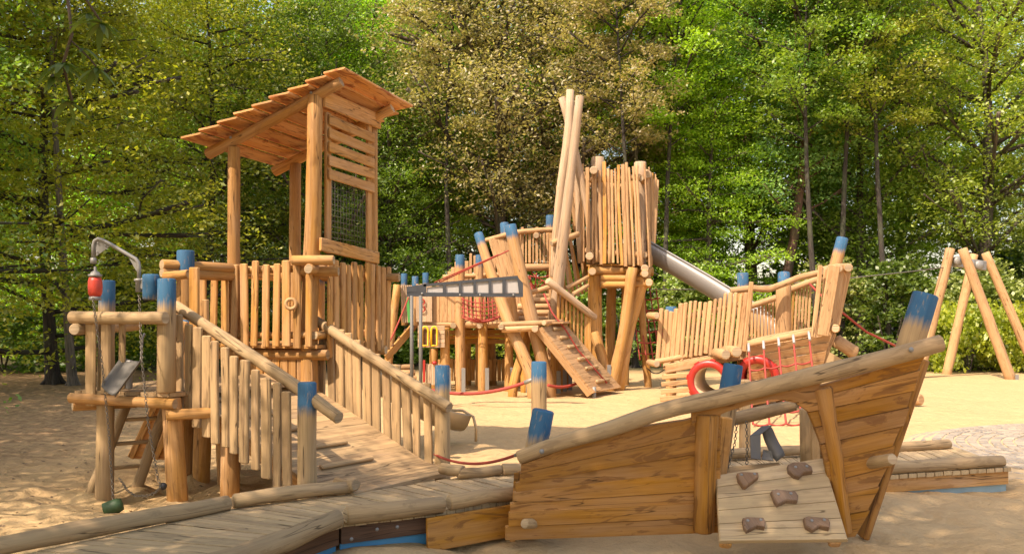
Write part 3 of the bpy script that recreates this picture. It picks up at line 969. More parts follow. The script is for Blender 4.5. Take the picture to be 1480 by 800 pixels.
def boardwalk():
    rt = thing('boardwalk', 'low grey plank walkway curving through the sand, edged with log kerbs', 'boardwalk', (0, 7, 0))
    back = [(-3.3, 4.75, WD), (-2.83, 5.35, WD), (-1.98, 6.62, WD), (-1.23, 7.12, WD), (-.57, 7.72, WD), (.06, 8.02, WD), (2.5, 8.95, WD), (4.75, 9.62, WD)]
    front = [(-1.9, 4.4, WD), (-1.62, 5.1, WD), (-1.15, 6.12, WD), (-.47, 6.50, WD), (.02, 6.84, WD), (.9, 7.15, WD), (2.4, 7.62, WD), (4.62, 8.32, WD)]
    # match the knots so that boards stay square to the run
    mb = MB()
    for s in range(len(back) - 1):
        b0, b1, f0, f1 = V(back[s]), V(back[s + 1]), V(front[s]), V(front[s + 1])
        Lm = ((b1 - b0).length + (f1 - f0).length) / 2; n = max(1, round(Lm / .098))
        for i in range(n):
            g0, g1 = (i + .05) / n, (i + .95) / n
            zz = V((0, 0, random.uniform(-.0025, .0025)))
            a, b, c, d_ = f0.lerp(f1, g0) + zz, f0.lerp(f1, g1) + zz, b0.lerp(b1, g1) + zz, b0.lerp(b1, g0) + zz
            # uv along the board: draw it as a slab whose first edge is the long one
            mb.quad(b, c, d_, a, .036, V((0, 0, -1)))
    o = build('deck_boards', mb, M['grey_board'], rt)
    dn = V((0, 0, -1))
    mb = MB(); mbr = MB()
    for pl in (front, back):
        for i in range(len(pl) - 1):
            a, b = V(pl[i]), V(pl[i + 1]); n_ = (b - a).cross(V((0, 0, 1))).normalized()
            if pl is front:
                a2, b2 = a - n_ * .035, b - n_ * .035
            else:
                a2, b2 = a + n_ * .035, b + n_ * .035
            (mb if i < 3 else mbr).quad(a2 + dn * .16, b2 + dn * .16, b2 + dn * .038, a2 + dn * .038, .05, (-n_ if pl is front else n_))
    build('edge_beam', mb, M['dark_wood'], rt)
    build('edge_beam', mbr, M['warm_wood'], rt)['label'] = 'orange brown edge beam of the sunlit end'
    mb = MB(); mb2 = MB()
    for i in range(len(front) - 1):
        a, b = V(front[i]), V(front[i + 1]); n_ = (b - a).cross(V((0, 0, 1))).normalized()
        a2, b2 = a - n_ * .06, b - n_ * .06
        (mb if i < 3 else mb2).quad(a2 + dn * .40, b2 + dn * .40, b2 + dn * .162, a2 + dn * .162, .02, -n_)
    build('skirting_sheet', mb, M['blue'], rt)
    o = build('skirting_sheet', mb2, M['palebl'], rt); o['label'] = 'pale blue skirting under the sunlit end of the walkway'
    # plain board that closes the side by the boat
    Plank('side_board', rt, V((-.60, 6.34, .055)), V((.05, 6.76, .075)), .24, .03, V((0, 0, 1)), 'hull_wood')
    R_ = .056
    z = WD + R_ * .9

    def kl(a, b, r=R_, r2=None, bend=.02, lift=0):
        Log('kerb_log', rt, [(a[0], a[1], z + lift), (b[0], b[1], z + lift)], [r, r2 or r], 'grey_wood', seg=14, bend=bend, wob=.09, chamfer=.22)
    # far-side kerb
    kl((-3.25, 4.9), (-2.05, 6.50), .058); kl((-2.03, 6.54), (-1.26, 7.08), .054, .05)
    kl((-1.40, 7.16), (-1.22, 7.02), .045, .05, lift=.03)
    kl((-.62, 7.86), (-.42, 7.72), .048, .052, lift=.02)
    kl((-.47, 7.72), (-.10, 7.90), .05); kl((-.09, 7.90), (.60, 8.13), .052)
    kl((1.6, 8.50), (3.2, 9.06), .052); kl((3.22, 9.07), (4.62, 9.50), .055, .05)
    # near-side kerb
    kl((-1.80, 4.62), (-1.17, 6.02), .074, .062, .03); kl((-1.13, 6.10), (-.49, 6.46), .062, .058); kl((-.46, 6.49), (.10, 6.84), .056, .052)
    kl((.15, 6.92), (1.8, 7.48), .052); kl((1.83, 7.49), (4.56, 8.36), .060, .056)
    bolts(rt, [V((-.93, 6.2, .13)), V((-.80, 6.27, .13)), V((-1.08, 6.05, .10))], .014, V((.4, -.9, 0)))


boardwalk()

# ================================================================== RAMP UP TO THE TOWER
RD = V((-.8192, .5736, 0)); RL = V((-1.62, 7.25, 0)); RR = V((-.74, 8.5, 0)); RN = (RR - RL).normalized()


def rz(l):
    return .20 + .415 * l


def ramp_thing():
    rt = thing('plank_ramp', 'weathered plank ramp with picket rails rising from the walkway to the roofed tower', 'ramp', (-1.6, 8.2, 0))
    mb = MB(); a0, a1 = RL + RN * .05, RR - RN * .05
    l = -.42; i = 0
    while l < 1.90:
        wdt = .098; g = .004
        # skewed foot of the ramp follows the walkway edge
        p = a0 + RD * l; q = a1 + RD * l; p2 = a0 + RD * (l + wdt - g); q2 = a1 + RD * (l + wdt - g)
        p.z = q.z = max(.212, rz(l)) + random.uniform(-.002, .002); p2.z = q2.z = max(.212, rz(l + wdt))
        mb.quad(p, q, q2, p2, .035, V((0, 0, -1)))
        l += wdt; i += 1
    build('deck_boards', mb, M['grey_wood'], rt)
    for s_, e_ in ((a0 + RN * .02, 1), (a1 - RN * .02, 1)):
        Plank('stringer', rt, s_ + V((0, 0, rz(0) - .085)), s_ + RD * 1.85 + V((0, 0, rz(1.85) - .085)), .12, .045, V((0, 0, 1)), 'warm_wood')
    for l, f0, f1 in ((-.12, .28, .74), (.22, .18, .62), (.52, .20, .60), (.84, .12, .5), (1.14, .1, .42), (1.46, .06, .34)):
        p = a0.lerp(a1, f0) + RD * l; q = a0.lerp(a1, f1) + RD * l
        p.z = q.z = rz(l) + .028
        Plank('foot_cleat', rt, p, q, .055, .034, RD + V((0, 0, .4)), 'grey_wood', ch=.3)
    # left rail
    Lo = RL - RN * .02
    rl = Log('handrail', rt, [Lo - RD * .34 + V((0, 0, .80)), Lo + V((0, 0, .955)), Lo + RD * 1.78 + V((0, 0, 1.69))], [.052, .052, .048], 'grey_wood', seg=14, bend=.015, wob=.08)
    rl['label'] = 'log handrail on the near side of the ramp, with its pickets'
    b0 = Lo - RN * .085 + RD * .10; b1 = Lo - RN * .085 + RD * 1.80
    pickets(rl, b0 + V((0, 0, rz(.1) - .12)), b1 + V((0, 0, rz(1.8) - .14)), b0 + V((0, 0, .965)), b1 + V((0, 0, 1.68)), 13, .100, .034, 'grey_wood', jt=.02, jb=.03)
    Log('post', rt, [RL - RN * .06 - RD * .02 + V((0, 0, 1.07)), RL - RN * .06 - RD * .02 + V((0, 0, -.2))], [.074, .082], 'grey_blue', seg=16, label='blue topped post at the foot of the ramp, near side')
    # right rail
    Ro = RR + RN * .0
    rr_ = Log('handrail', rt, [Ro - RD * .19 + V((0, 0, .74)), Ro + V((0, 0, .83)), Ro + RD * .8 + V((0, 0, 1.19)), Ro + RD * 1.60 + V((0, 0, 1.55))], [.056, .056, .05, .05], 'grey_wood', seg=14, bend=.02, wob=.08)
    rr_['label'] = 'log handrail on the far side of the ramp, with its pickets'
    b0 = Ro + RN * .05 + RD * .05; b1 = Ro + RN * .05 + RD * 1.62
    pickets(rr_, b0 + V((0, 0, rz(.05) - .12)), b1 + V((0, 0, rz(1.6) - .15)), b0 + V((0, 0, .90)), b1 + V((0, 0, 1.60)), 12, .098, .034, 'grey_wood', jt=.03, jb=.03, off=0, lean=.01)
    Log('post', rt, [RR + RN * .08 - RD * .04 + V((0, 0, 1.13)), RR + RN * .08 - RD * .04 + V((0, 0, -.2))], [.07, .078], 'grey_blue', seg=16, label='blue topped post at the foot of the ramp, far side')
    bolts(rt, [RL - RN * .06 + V((.0, -.078, .86)), RL - RN * .06 + V((-.03, -.078, .25))], .013)
    # supports under the ramp
    for l, off, r in ((1.15, .1, .08), (1.30, 1.15, .075)):
        c = RL + RD * l + RN * off
        Log('support_post', rt, [c + V((0, 0, rz(l) - .1)), c + V((0, 0, -.1))], [r, r * 1.1], 'warm_wood', seg=14)


ramp_thing()

# ================================================================== ROOFED TOWER
TU = V((.965, -.26, 0)).normalized(); TV = V((.30, .954, 0)).normalized(); TO = V((-2.937, 9.5, 0))


def T(s, t, z=0.0):
    return TO + TU * s + TV * t + V((0, 0, z))


def clip_strip(poly, o, dr, w0, w1):
    """extent along dr of a convex outline inside the strip w0..w1 measured across dr"""
    nrm = V((-dr.y, dr.x, 0)); ext = []
    for wv in (w0, w1):
        hits = []
        for i in range(len(poly)):
            a, b = poly[i] - o, poly[(i + 1) % len(poly)] - o
            da, db = a.dot(nrm) - wv, b.dot(nrm) - wv
            if (da <= 0) != (db <= 0):
                f = da / (da - db); hits.append((a.lerp(b, f)).dot(dr))
        if len(hits) < 2:
            return None
        ext.append((min(hits), max(hits)))
    return ext


def deck(name, par, poly, dr, z, bw, mat, t=.035):
    poly = [V((p[0], p[1], 0)) for p in poly]; o = poly[0]; dr = V((dr[0], dr[1], 0)).normalized(); nrm = V((-dr.y, dr.x, 0))
    ws = [(p - o).dot(nrm) for p in poly]; wv = min(ws) + .002; mb = MB()
    while wv < max(ws) - .01:
        w1 = min(wv + bw - .006, max(ws) - .002); e = clip_strip(poly, o, dr, wv, w1)
        if e:
            q = [o + dr * e[0][0] + nrm * wv, o + dr * e[0][1] + nrm * wv, o + dr * e[1][1] + nrm * w1, o + dr * e[1][0] + nrm * w1]
            zz = z + random.uniform(-.002, .002)
            q = [V((p.x, p.y, zz)) for p in q]
            mb.quad(q[0], q[1], q[2], q[3], t, V((0, 0, -1)))
        wv += bw
    return build(name, mb, M[mat], par)


def tower():
    rt = thing('roofed_play_tower', 'tall wooden play tower with slanted board roof at left, joined to a low post platform', 'play tower', T(.4, .6))
    W = 'warm_wood'
    # the four roof posts
    Log('post', rt, [T(0, 0, 3.38), T(.0, .0, -.15)], [.063, .072], W, seg=14, bend=.01)
    Log('post', rt, [T(.945, .0, 3.86), T(.92, .02, 2.6), T(.86, .04, 1.6), T(.86, .04, -.15)], [.078, .084, .090, .095], W, seg=16, bend=.02)
    Log('post', rt, [T(0, 1.226, 3.40), T(0, 1.226, -.1)], [.066, .076], W, seg=14, bend=.01)
    Log('post', rt, [T(.945, 1.30, 3.80), T(.945, 1.30, -.1)], [.066, .076], W, seg=14)
    # roof
    mb = MB(); nb = 9; s0, s1 = -.40, 1.30
    for k in range(nb):
        a = s0 + (s1 - s0 - .20) * k / (nb - 1); c = a + .12; z = 3.40 + .413 * (c - s0)
        dr = (TU * 1.0 + V((0, 0, .13))).normalized()
        e0 = -.33 + .20 * k / (nb - 1) + random.uniform(-.012, .012); e1 = 1.60 + random.uniform(-.012, .012)
        mb.plank(T(c, e0, z), T(c, e1, z), .245, .026, dr, ch=.25)
    roof = build('roof', mb, M['roof_wood'], rt)
    ms = .43
    for t_ in (-.0, 1.22):
        s_ = -.32 if t_ < 1 else -.28
        Log('rafter', roof, [T(s_, t_, 3.315), T(1.24, t_, 3.985)], [.06, .058], 'warm_wood', seg=14, bend=.012)
    bolts(roof, [T(.0, -.06, 3.47), T(.93, -.06, 3.88)], .016)
    # side window frame
    S_ = .995
    wn = Plank('window_frame', rt, T(S_, .17, 3.72), T(S_, .17, 2.25), .10, .035, TV, W)
    Plank('frame_board', wn, T(S_, 1.12, 3.80), T(S_, 1.12, 2.25), .10, .035, TV, W)
    Plank('sill_board', wn, T(S_ + .04, -.06, 2.33), T(S_ + .04, 1.28, 2.27), .135, .035, V((0, 0, 1)), W)
    Plank('head_board', wn, T(S_ + .04, .02, 3.83), T(S_ + .04, 1.32, 3.86), .17, .035, V((0, 0, 1)), W)
    for i in range(5):
        z = 3.64 - i * .142
        Plank('slat', wn, T(S_ + .04, .12, z), T(S_ + .04, 1.17, z + random.uniform(-.01, .012)), .108, .026, V((0, 0, 1)), 'warm_wood', ch=.3, endround=.15)
    mb = MB()
    for i in range(14):
        t_ = .23 + .84 * i / 13; mb.pipe([T(S_ - .02, t_, 2.33), T(S_ - .02, t_, 3.10)], .0022, 4)
    for i in range(13):
        z = 2.37 + .70 * i / 12; mb.pipe([T(S_ - .02, .2, z), T(S_ - .02, 1.08, z)], .0022, 4)
    build('wire_mesh', mb, M['wire'], wn)
    # upper floor
    deck('upper_floor', rt, [T(-.30, -.10), T(1.02, -.10), T(1.06, 1.55), T(-.30, 1.45)], TU, 1.30, .12, W)
    for t_ in (-.02, .7, 1.35):
        Log('floor_joist', rt, [T(-.33, t_, 1.20), T(1.10, t_, 1.20)], .055, W, seg=12)
    mb = MB()
    for i in range(11):
        s_ = -.06 + .95 * i / 10; mb.plank(T(s_, -.02, .93), T(s_, -.02, 1.22), .085, .03, TU)
    build('riser_boards', mb, M['warm_wood'], rt)
    # front railing
    r_ = Log('railing', rt, [T(-.42, -.075, 2.07), T(1.02, -.075, 2.09)], .04, W, seg=12, bend=.01); r_['label'] = 'front railing of the tower with broad pickets'
    Log('lower_rail', r_, [T(-.34, -.075, 1.40), T(.96, -.075, 1.40)], .035, W, seg=12)
    pickets(r_, T(-.34, -.13, 1.26), T(1.0, -.13, 1.27), T(-.34, -.13, 2.13), T(1.0, -.13, 2.15), 11, .080, .035, 'warm_wood', jt=.03, jb=.02)
    mb = MB(); mb.torus(T(.78, -.19, 1.72), V((.1, -1, 0)), .05, .018, 20, 8); build('ring_handle', mb, M['light_wood'], r_)
    # right railing
    r_ = Log('railing', rt, [T(.99, -.22, 2.07), T(.99, 1.62, 2.09)], .052, W, seg=12); r_['label'] = 'side railing of the tower below the slatted window'
    Log('lower_rail', r_, [T(.99, -.1, 1.40), T(.99, 1.6, 1.40)], .045, W, seg=12)
    pickets(r_, T(1.06, .02, 1.16), T(1.06, 1.56, 1.18), T(1.06, .02, 2.17), T(1.06, 1.56, 2.20), 11, .088, .034, 'warm_wood', jt=.03, jb=.03)
    for z, dy in ((2.16, 0), (2.05, .1)):
        Log('cross_log', rt, [T(.80, -.20 + dy, z), T(1.22, -.12 + dy, z)], .05, W, seg=12)
    Log('railing', rt, [T(-.3, 1.36, 2.07), T(1.2, 1.50, 2.05)], .05, W, seg=12, label='back rail log of the tower')
    Log('railing', rt, [T(-.42, -.1, 2.10), T(-.30, 1.45, 2.06)], .05, W, seg=12, label='left rail log of the tower')
    Log('post', rt, [T(.22, 1.42, 2.22), T(.22, 1.42, 1.3)], [.05, .05], 'warm_blue', seg=12, label='short blue topped post at the back of the tower')
    mb = MB(); c = T(.28, 1.30, 2.10)
    mb.lathe(c, V((0, 0, 1)), [(0, .045), (.16, .042), (.165, .055), (.20, .055), (.21, .03), (.23, .001)], 12); build('steel_cap', mb, M['steel'], rt)
    # the low platform
    Zd = .93
    deck('lower_floor', rt, [(-3.92, 8.06), (-2.98, 7.80), (-2.62, 8.35), (-2.02, 9.25), (-2.9, 9.48), (-3.75, 9.3)], (-.26, .965), Zd, .13, 'grey_wood')
    b = 'grey_blue'
    pA, pB, pC = V((-3.68, 8.1, 0)), V((-3.02, 7.86, 0)), V((-3.25, 8.95, 0))
    Log('post', rt, [pA + V((.02, .03, 1.92)), pA + V((0, .02, -.15))], [.068, .082], b, seg=16, label='blue topped post carrying the chain side of the platform')
    Log('post', rt, [pB + V((0, 0, 1.925)), pB + V((.0, 0, .93))], [.077, .080], b, seg=16, label='blue topped post beside the hanging block')
    Log('post', rt, [pB + V((.03, .03, .88)), pB + V((.10, .02, -.15))], [.083, .090], 'warm_wood', seg=16)
    Log('post', rt, [pC + V((0, 0, 2.25)), pC + V((0, 0, -.1))], [.085, .09], 'warm_blue', seg=16, label='tallest blue topped post, at the corner by the tower railing')
    Log('post', rt, [V((-3.05, 8.9, .85)), V((-3.08, 8.9, -.1))], .085, W, seg=14)
    Log('post', rt, [V((-2.74, 8.55, .85)), V((-2.70, 8.55, -.1))], .09, W, seg=14)
    Log('post', rt, [V((-3.16, 8.75, 1.55)), V((-3.24, 8.6, 1.0))], .045, 'grey_blue', seg=10)
    r_ = Log('railing', rt, [V((-3.93, 8.02, 1.585)), V((-2.98, 7.74, 1.58))], .056, 'grey_wood', seg=14, bend=.01); r_['label'] = 'log railing of the low platform under the crane arm'
    Log('side_rail', r_, [V((-3.86, 7.93, 1.48)), V((-3.80, 9.1, 1.5))], .052, 'grey_wood', seg=14)
    for x, y, w_, zt, zb in ((-3.745, 8.0, .105, 1.64, .80), (-3.585, 7.945, .10, 1.64, .90), (-3.46, 7.98, .06, 1.6, .95)):
        Plank('broad_board', r_, V((x, y, zt)), V((x, y, zb)), w_, .04, V((.96, -.28, 0)), 'grey_wood', ch=.3, subs=3, warp=.01)
    for a, c, r in (((-3.93, 8.0, .87), (-2.9, 7.74, .84), .045), ((-3.95, 8.08, .80), (-3.5, 8.4, .80), .055), ((-2.98, 7.76, .745), (-2.55, 7.85, .76), .048)):
        Log('edge_log', rt, [V(a), V(c)], r, W, seg=14)
    # boards and struts on the platform
    for x, y, w_, zt, zb, ln in ((-3.10, 8.05, .07, 1.50, .94, .0), (-2.80, 7.98, .055, 1.45, .95, 0), (-3.25, 8.5, .11, 1.55, .95, .14), (-3.05, 8.6, .09, 1.45, .95, .05), (-2.83, 8.3, .06, 1.75, .94, 0), (-3.02, 8.55, .10, 2.06, .94, 0)):
        Plank('upright_board', rt, V((x + ln, y, zt)), V((x, y, zb)), w_, .04, V((.96, -.28, 0)), W, subs=3, warp=.01)
    for z in (2.10, 2.02):
        Log('cross_log', rt, [V((-3.42, 8.78, z)), V((-2.84, 9.45, z - .01))], .052, W, seg=12)
    Log('cross_log', rt, [V((-3.36, 8.7, 1.98)), V((-3.1, 8.62, 2.0))], .045, W, seg=12)
    mb = MB()
    # ladder
    lad = Log('ladder', rt, [V((-3.62, 8.55, .86)), V((-3.90, 8.25, -.12))], [.042, .056], 'grey_wood', seg=12)
    Log('ladder_leg', lad, [V((-3.30, 8.7, .86)), V((-3.58, 8.50, -.12))], [.042, .056], 'grey_wood', seg=12)
    for z in (.18, .40, .62):
        f = (z + .12) / .98
        a = V((-3.90, 8.25, -.12)).lerp(V((-3.62, 8.55, .86)), f); c = V((-3.58, 8.50, -.12)).lerp(V((-3.30, 8.7, .86)), f)
        Log('rung', lad, [a + (a - c) * .1, c + (c - a) * .1], .019, 'grey_wood', seg=8)
    # slanted climbing wall at the back
    mb = MB()
    a, b_, c, d_ = V((-4.12, 9.75, .08)), V((-3.52, 9.62, .08)), V((-2.98, 8.98, .86)), V((-3.50, 9.02, .86))
    for i in range(6):
        f0, f1 = i / 6, (i + .96) / 6
        mb.quad(a.lerp(d_, f0), b_.lerp(c, f0), b_.lerp(c, f1), a.lerp(d_, f1), .035)
    cw = build('climbing_wall', mb, M['roof_wood'], rt); cw['label'] = 'slanted orange board wall under the platform'
    for f in (.02, .5, .98):
        Plank('batten', cw, a.lerp(b_, f) + V((0, -.05, 0)), d_.lerp(c, f) + V((0, -.05, 0)), .07, .04, b_ - a, 'warm_wood')
    # more under-tower posts
    for p in (T(.0, .95), T(.9, .6)):
        Log('post', rt, [p + V((0, 0, 1.2)), p + V((0, 0, -.1))], .08, W, seg=12)
    # tan slide chute going right behind the ramp rail
    a, b_ = T(1.0, 1.0, .78), V((-.80, 11.35, .20)); dr = (b_ - a); sd = V((dr.y, -dr.x, 0)).normalized() * .2
    mb = MB(); rings = []; uvr = []
    path = [a, a.lerp(b_, .12) + V((0, 0, .02)), a.lerp(b_, .45), a.lerp(b_, .80) + V((0, 0, -.05)), b_ + V((-.06, -.01, .0)), b_ + V((.12, .04, -.04))]
    for i, p in enumerate(path):
        ring = []
        for q in range(9):
            t_ = (q - 4) / 4; hgt = .20 * abs(t_) ** 3
            ring.append(p + sd * t_ * (1 if abs(t_) < 1 else 1.0) + V((0, 0, hgt)))
        for q in range(8, -1, -1):
            t_ = (q - 4) / 4; hgt = .20 * abs(t_) ** 3 - .02
            ring.append(p + sd * t_ * 1.06 + V((0, 0, hgt)))
        rings.append(ring); uvr.append((i * .3, [j * .05 for j in range(19)]))
    mb.rings(rings, uvr, True); sl_ = build('slide_chute', mb, M['tan'], rt)
    mb = MB(); e = path[-1] - dr.normalized() * .02
    mb.pipe([e - sd * 1.02 + V((0, 0, .19)), e - sd * .9 + V((0, 0, .23)), e + sd * .3 + V((.02, 0, .24)), e + sd * .92 + V((.06, 0, .17)), e + sd * 1.02 + V((.08, 0, .02)), e + sd * 1.0 + V((.08, 0, -.14))], .018, 8)
    build('chute_rim', mb, M['tan'], sl_)


tower()

# ---- crane arm and what hangs from it
tag(build('hanging_block', (lambda m: (m.log([P(218, 396, 7.9), P(218, 433, 7.9)], [.071, .070], 16, wob=.03, chamfer=.15, sub=3), m)[1])(MB()), M['grey_blue']),
    'short blue painted block bolted beside the blue topped post', 'timber block')


def crane():
    Y = 7.9
    p = lambda x, y: P(x, y, Y)
    rt = thing('crane_arm', 'bent galvanised crane arm reaching left over the low platform', 'crane arm', p(200, 420))
    mb = MB()
    mb.pipe([p(135, 376), p(135, 354), p(137, 348), p(142, 345), p(148, 347), p(160, 353), p(196, 374), p(200, 379), p(201, 386), p(201, 404)], .017, 10)
    build('arm_tube', mb, M['steel'], rt)
    mb = MB(); mb.prism([p(136, 350), p(145, 346), p(161, 354), p(139, 370)], V((0, 1, 0)), .008); build('gusset_plate', mb, M['steel'], rt); mb = MB()
    mb.prism([p(186, 372), p(199, 380), p(199, 394), p(195, 388)], V((0, 1, 0)), .008); build('gusset_plate', mb, M['steel'], rt)
    bolts(rt, [p(142, 351) - V((0, .01, 0)), p(153, 355) - V((0, .01, 0)), p(141, 364) - V((0, .01, 0))], .009)
    mb = MB(); mb.lathe(p(201, 422), V((0, 0, 1)), [(0, .02), (.002, .03), (.09, .03), (.10, .042), (.115, .042), (.12, .02)], 12); mb.plank(p(204, 410), p(212, 410), .10, .05, V((0, 0, 1))); build('socket', mb, M['steel'], rt); mb = MB()
    mb.lathe(p(135, 381), V((0, 0, 1)), [(0, .018), (.002, .026), (.05, .026), (.052, .018)], 12)
    build('tip_collar', mb, M['steel'], rt)
    dr = thing('drum_buffer', 'faded red drum with grey caps hanging from the crane tip', 'drum', p(137, 432))
    c = p(137.5, 434)
    mb = MB(); mb.lathe(c, V((0, 0, 1)), [(.035, .03), (.036, .046), (.07, .058), (.12, .061), (.17, .058), (.20, .050), (.205, .03)], 18); build('drum_body', mb, M['drum'], dr)
    mb = MB(); mb.lathe(c, V((0, 0, 1)), [(0, .01), (.002, .052), (.034, .050), (.036, .02)], 18); mb.lathe(c, V((0, 0, 1)), [(.206, .02), (.207, .054), (.228, .06), (.232, .04), (.25, .034), (.262, .012), (.30, .010)], 18)
    build('end_cap', mb, M['steel'], dr)
    tag(build('long_chain', (lambda m: (chain_mb(m, [p(139, 430) - V((0, .065, 0)), P(148, 530, 7.76), P(157, 620, 7.72), P(164, 728, 7.66)]), m)[1])(MB()), M['chain']),
        'long chain hanging from the red drum down to the green bucket', 'chain')
    tag(build('long_chain', (lambda m: (chain_mb(m, [p(201, 424), P(205, 520, 7.6), P(214, 610, 7.55), P(228, 690, 7.5), P(232, 700, 7.5)]), m)[1])(MB()), M['chain']),
        'chain hanging from the crane socket down to the black knob', 'chain')
    g = [P(232, 704, 7.5), P(224, 712, 7.75), P(212, 716, 7.75), P(196, 716, 7.8), P(184, 708, 7.9), P(178, 698, 8.0), P(172, 690, 8.05)]
    g = [V((q.x, q.y, max(q.z, ground_h(q.x, q.y) + .012))) for q in g]
    tag(build('loose_chain', (lambda m: (chain_mb(m, g), m)[1])(MB()), M['chain']), 'slack chain lying on the sand between the posts', 'chain')
    kn = MB(); kn.lathe(P(236, 702, 7.55), V((.3, -1, .2)), [(-.04, .012), (-.035, .026), (.03, .032), (.045, .02), (.05, .005)], 12)
    tag(build('rubber_knob', kn, M['black']), 'small black rubber knob at the foot of the thick post', 'knob')
    # bucket lying on its side
    b0 = P(164, 740, 7.55); b0.z = ground_h(b0.x, b0.y) + .045
    ax = V((.85, .25, .28)).normalized(); mb = MB(); rings = []; uvr = []
    prof = [(-.075, .052), (-.075, .060), (.03, .062), (.07, .05), (.08, .02), (.081, .001)]
    mb.lathe(b0, ax, [(.06, .001), (.04, .048), (-.075, .052), (-.075, .060), (.03, .062), (.07, .05), (.08, .001)], 20)
    tag(build('sand_bucket', mb, M['green']), 'green rubber bucket lying on its side in the sand', 'bucket')


crane()


def tray():
    """tipping steel tray on the low platform"""
    rt = thing('tipping_tray', 'curved dull steel tray tilted on the low platform at left', 'sand tray', P(165, 570, 7.9))
    a, b, c, d_ = P(145, 556, 7.72), P(165, 572, 7.70), P(203, 522, 7.95), P(176, 514, 8.0)
    mb = MB(); rings = []; uvr = []
    n_ = (b - a).cross(d_ - a).normalized()
    if n_.y > 0:
        n_ = -n_
    for i in range(11):
        t = i / 10; l = a.lerp(d_, t); r = b.lerp(c, t); ring = []
        ins = .07 * (max(0, abs(t - .5) * 2 - .8) / .2) ** 2
        for q in range(9):
            u = q / 8; u2 = ins + u * (1 - 2 * ins)
            ring.append(l.lerp(r, u2) - n_ * (.022 * math.sin(math.pi * u)))
        for q in range(8, -1, -1):
            u = q / 8; u2 = ins + u * (1 - 2 * ins)
            ring.append(l.lerp(r, u2) - n_ * (.022 * math.sin(math.pi * u) + .006))
        rings.append(ring); uvr.append((t, [j * .02 for j in range(19)]))
    mb.rings(rings, uvr, True); build('tray_plate', mb, M['tray'], rt)
    mb = MB(); mb.plank(P(166, 572, 7.69), P(203, 522, 7.94), .05, .006, n_); build('tray_lip', mb, M['tray'], rt)
    mb = MB(); mb.pipe([P(203, 523, 7.93), P(205, 505, 7.95), P(206, 488, 7.98), P(209, 482, 8.0)], .010, 8); build('handle', mb, M['steel'], rt)
    mb = MB(); mb.plank(P(186, 562, 8.0), P(187, 520, 8.0), .055, .055, V((1, 0, 0))); build('pivot_post', mb, M['steel'], rt)


tray()

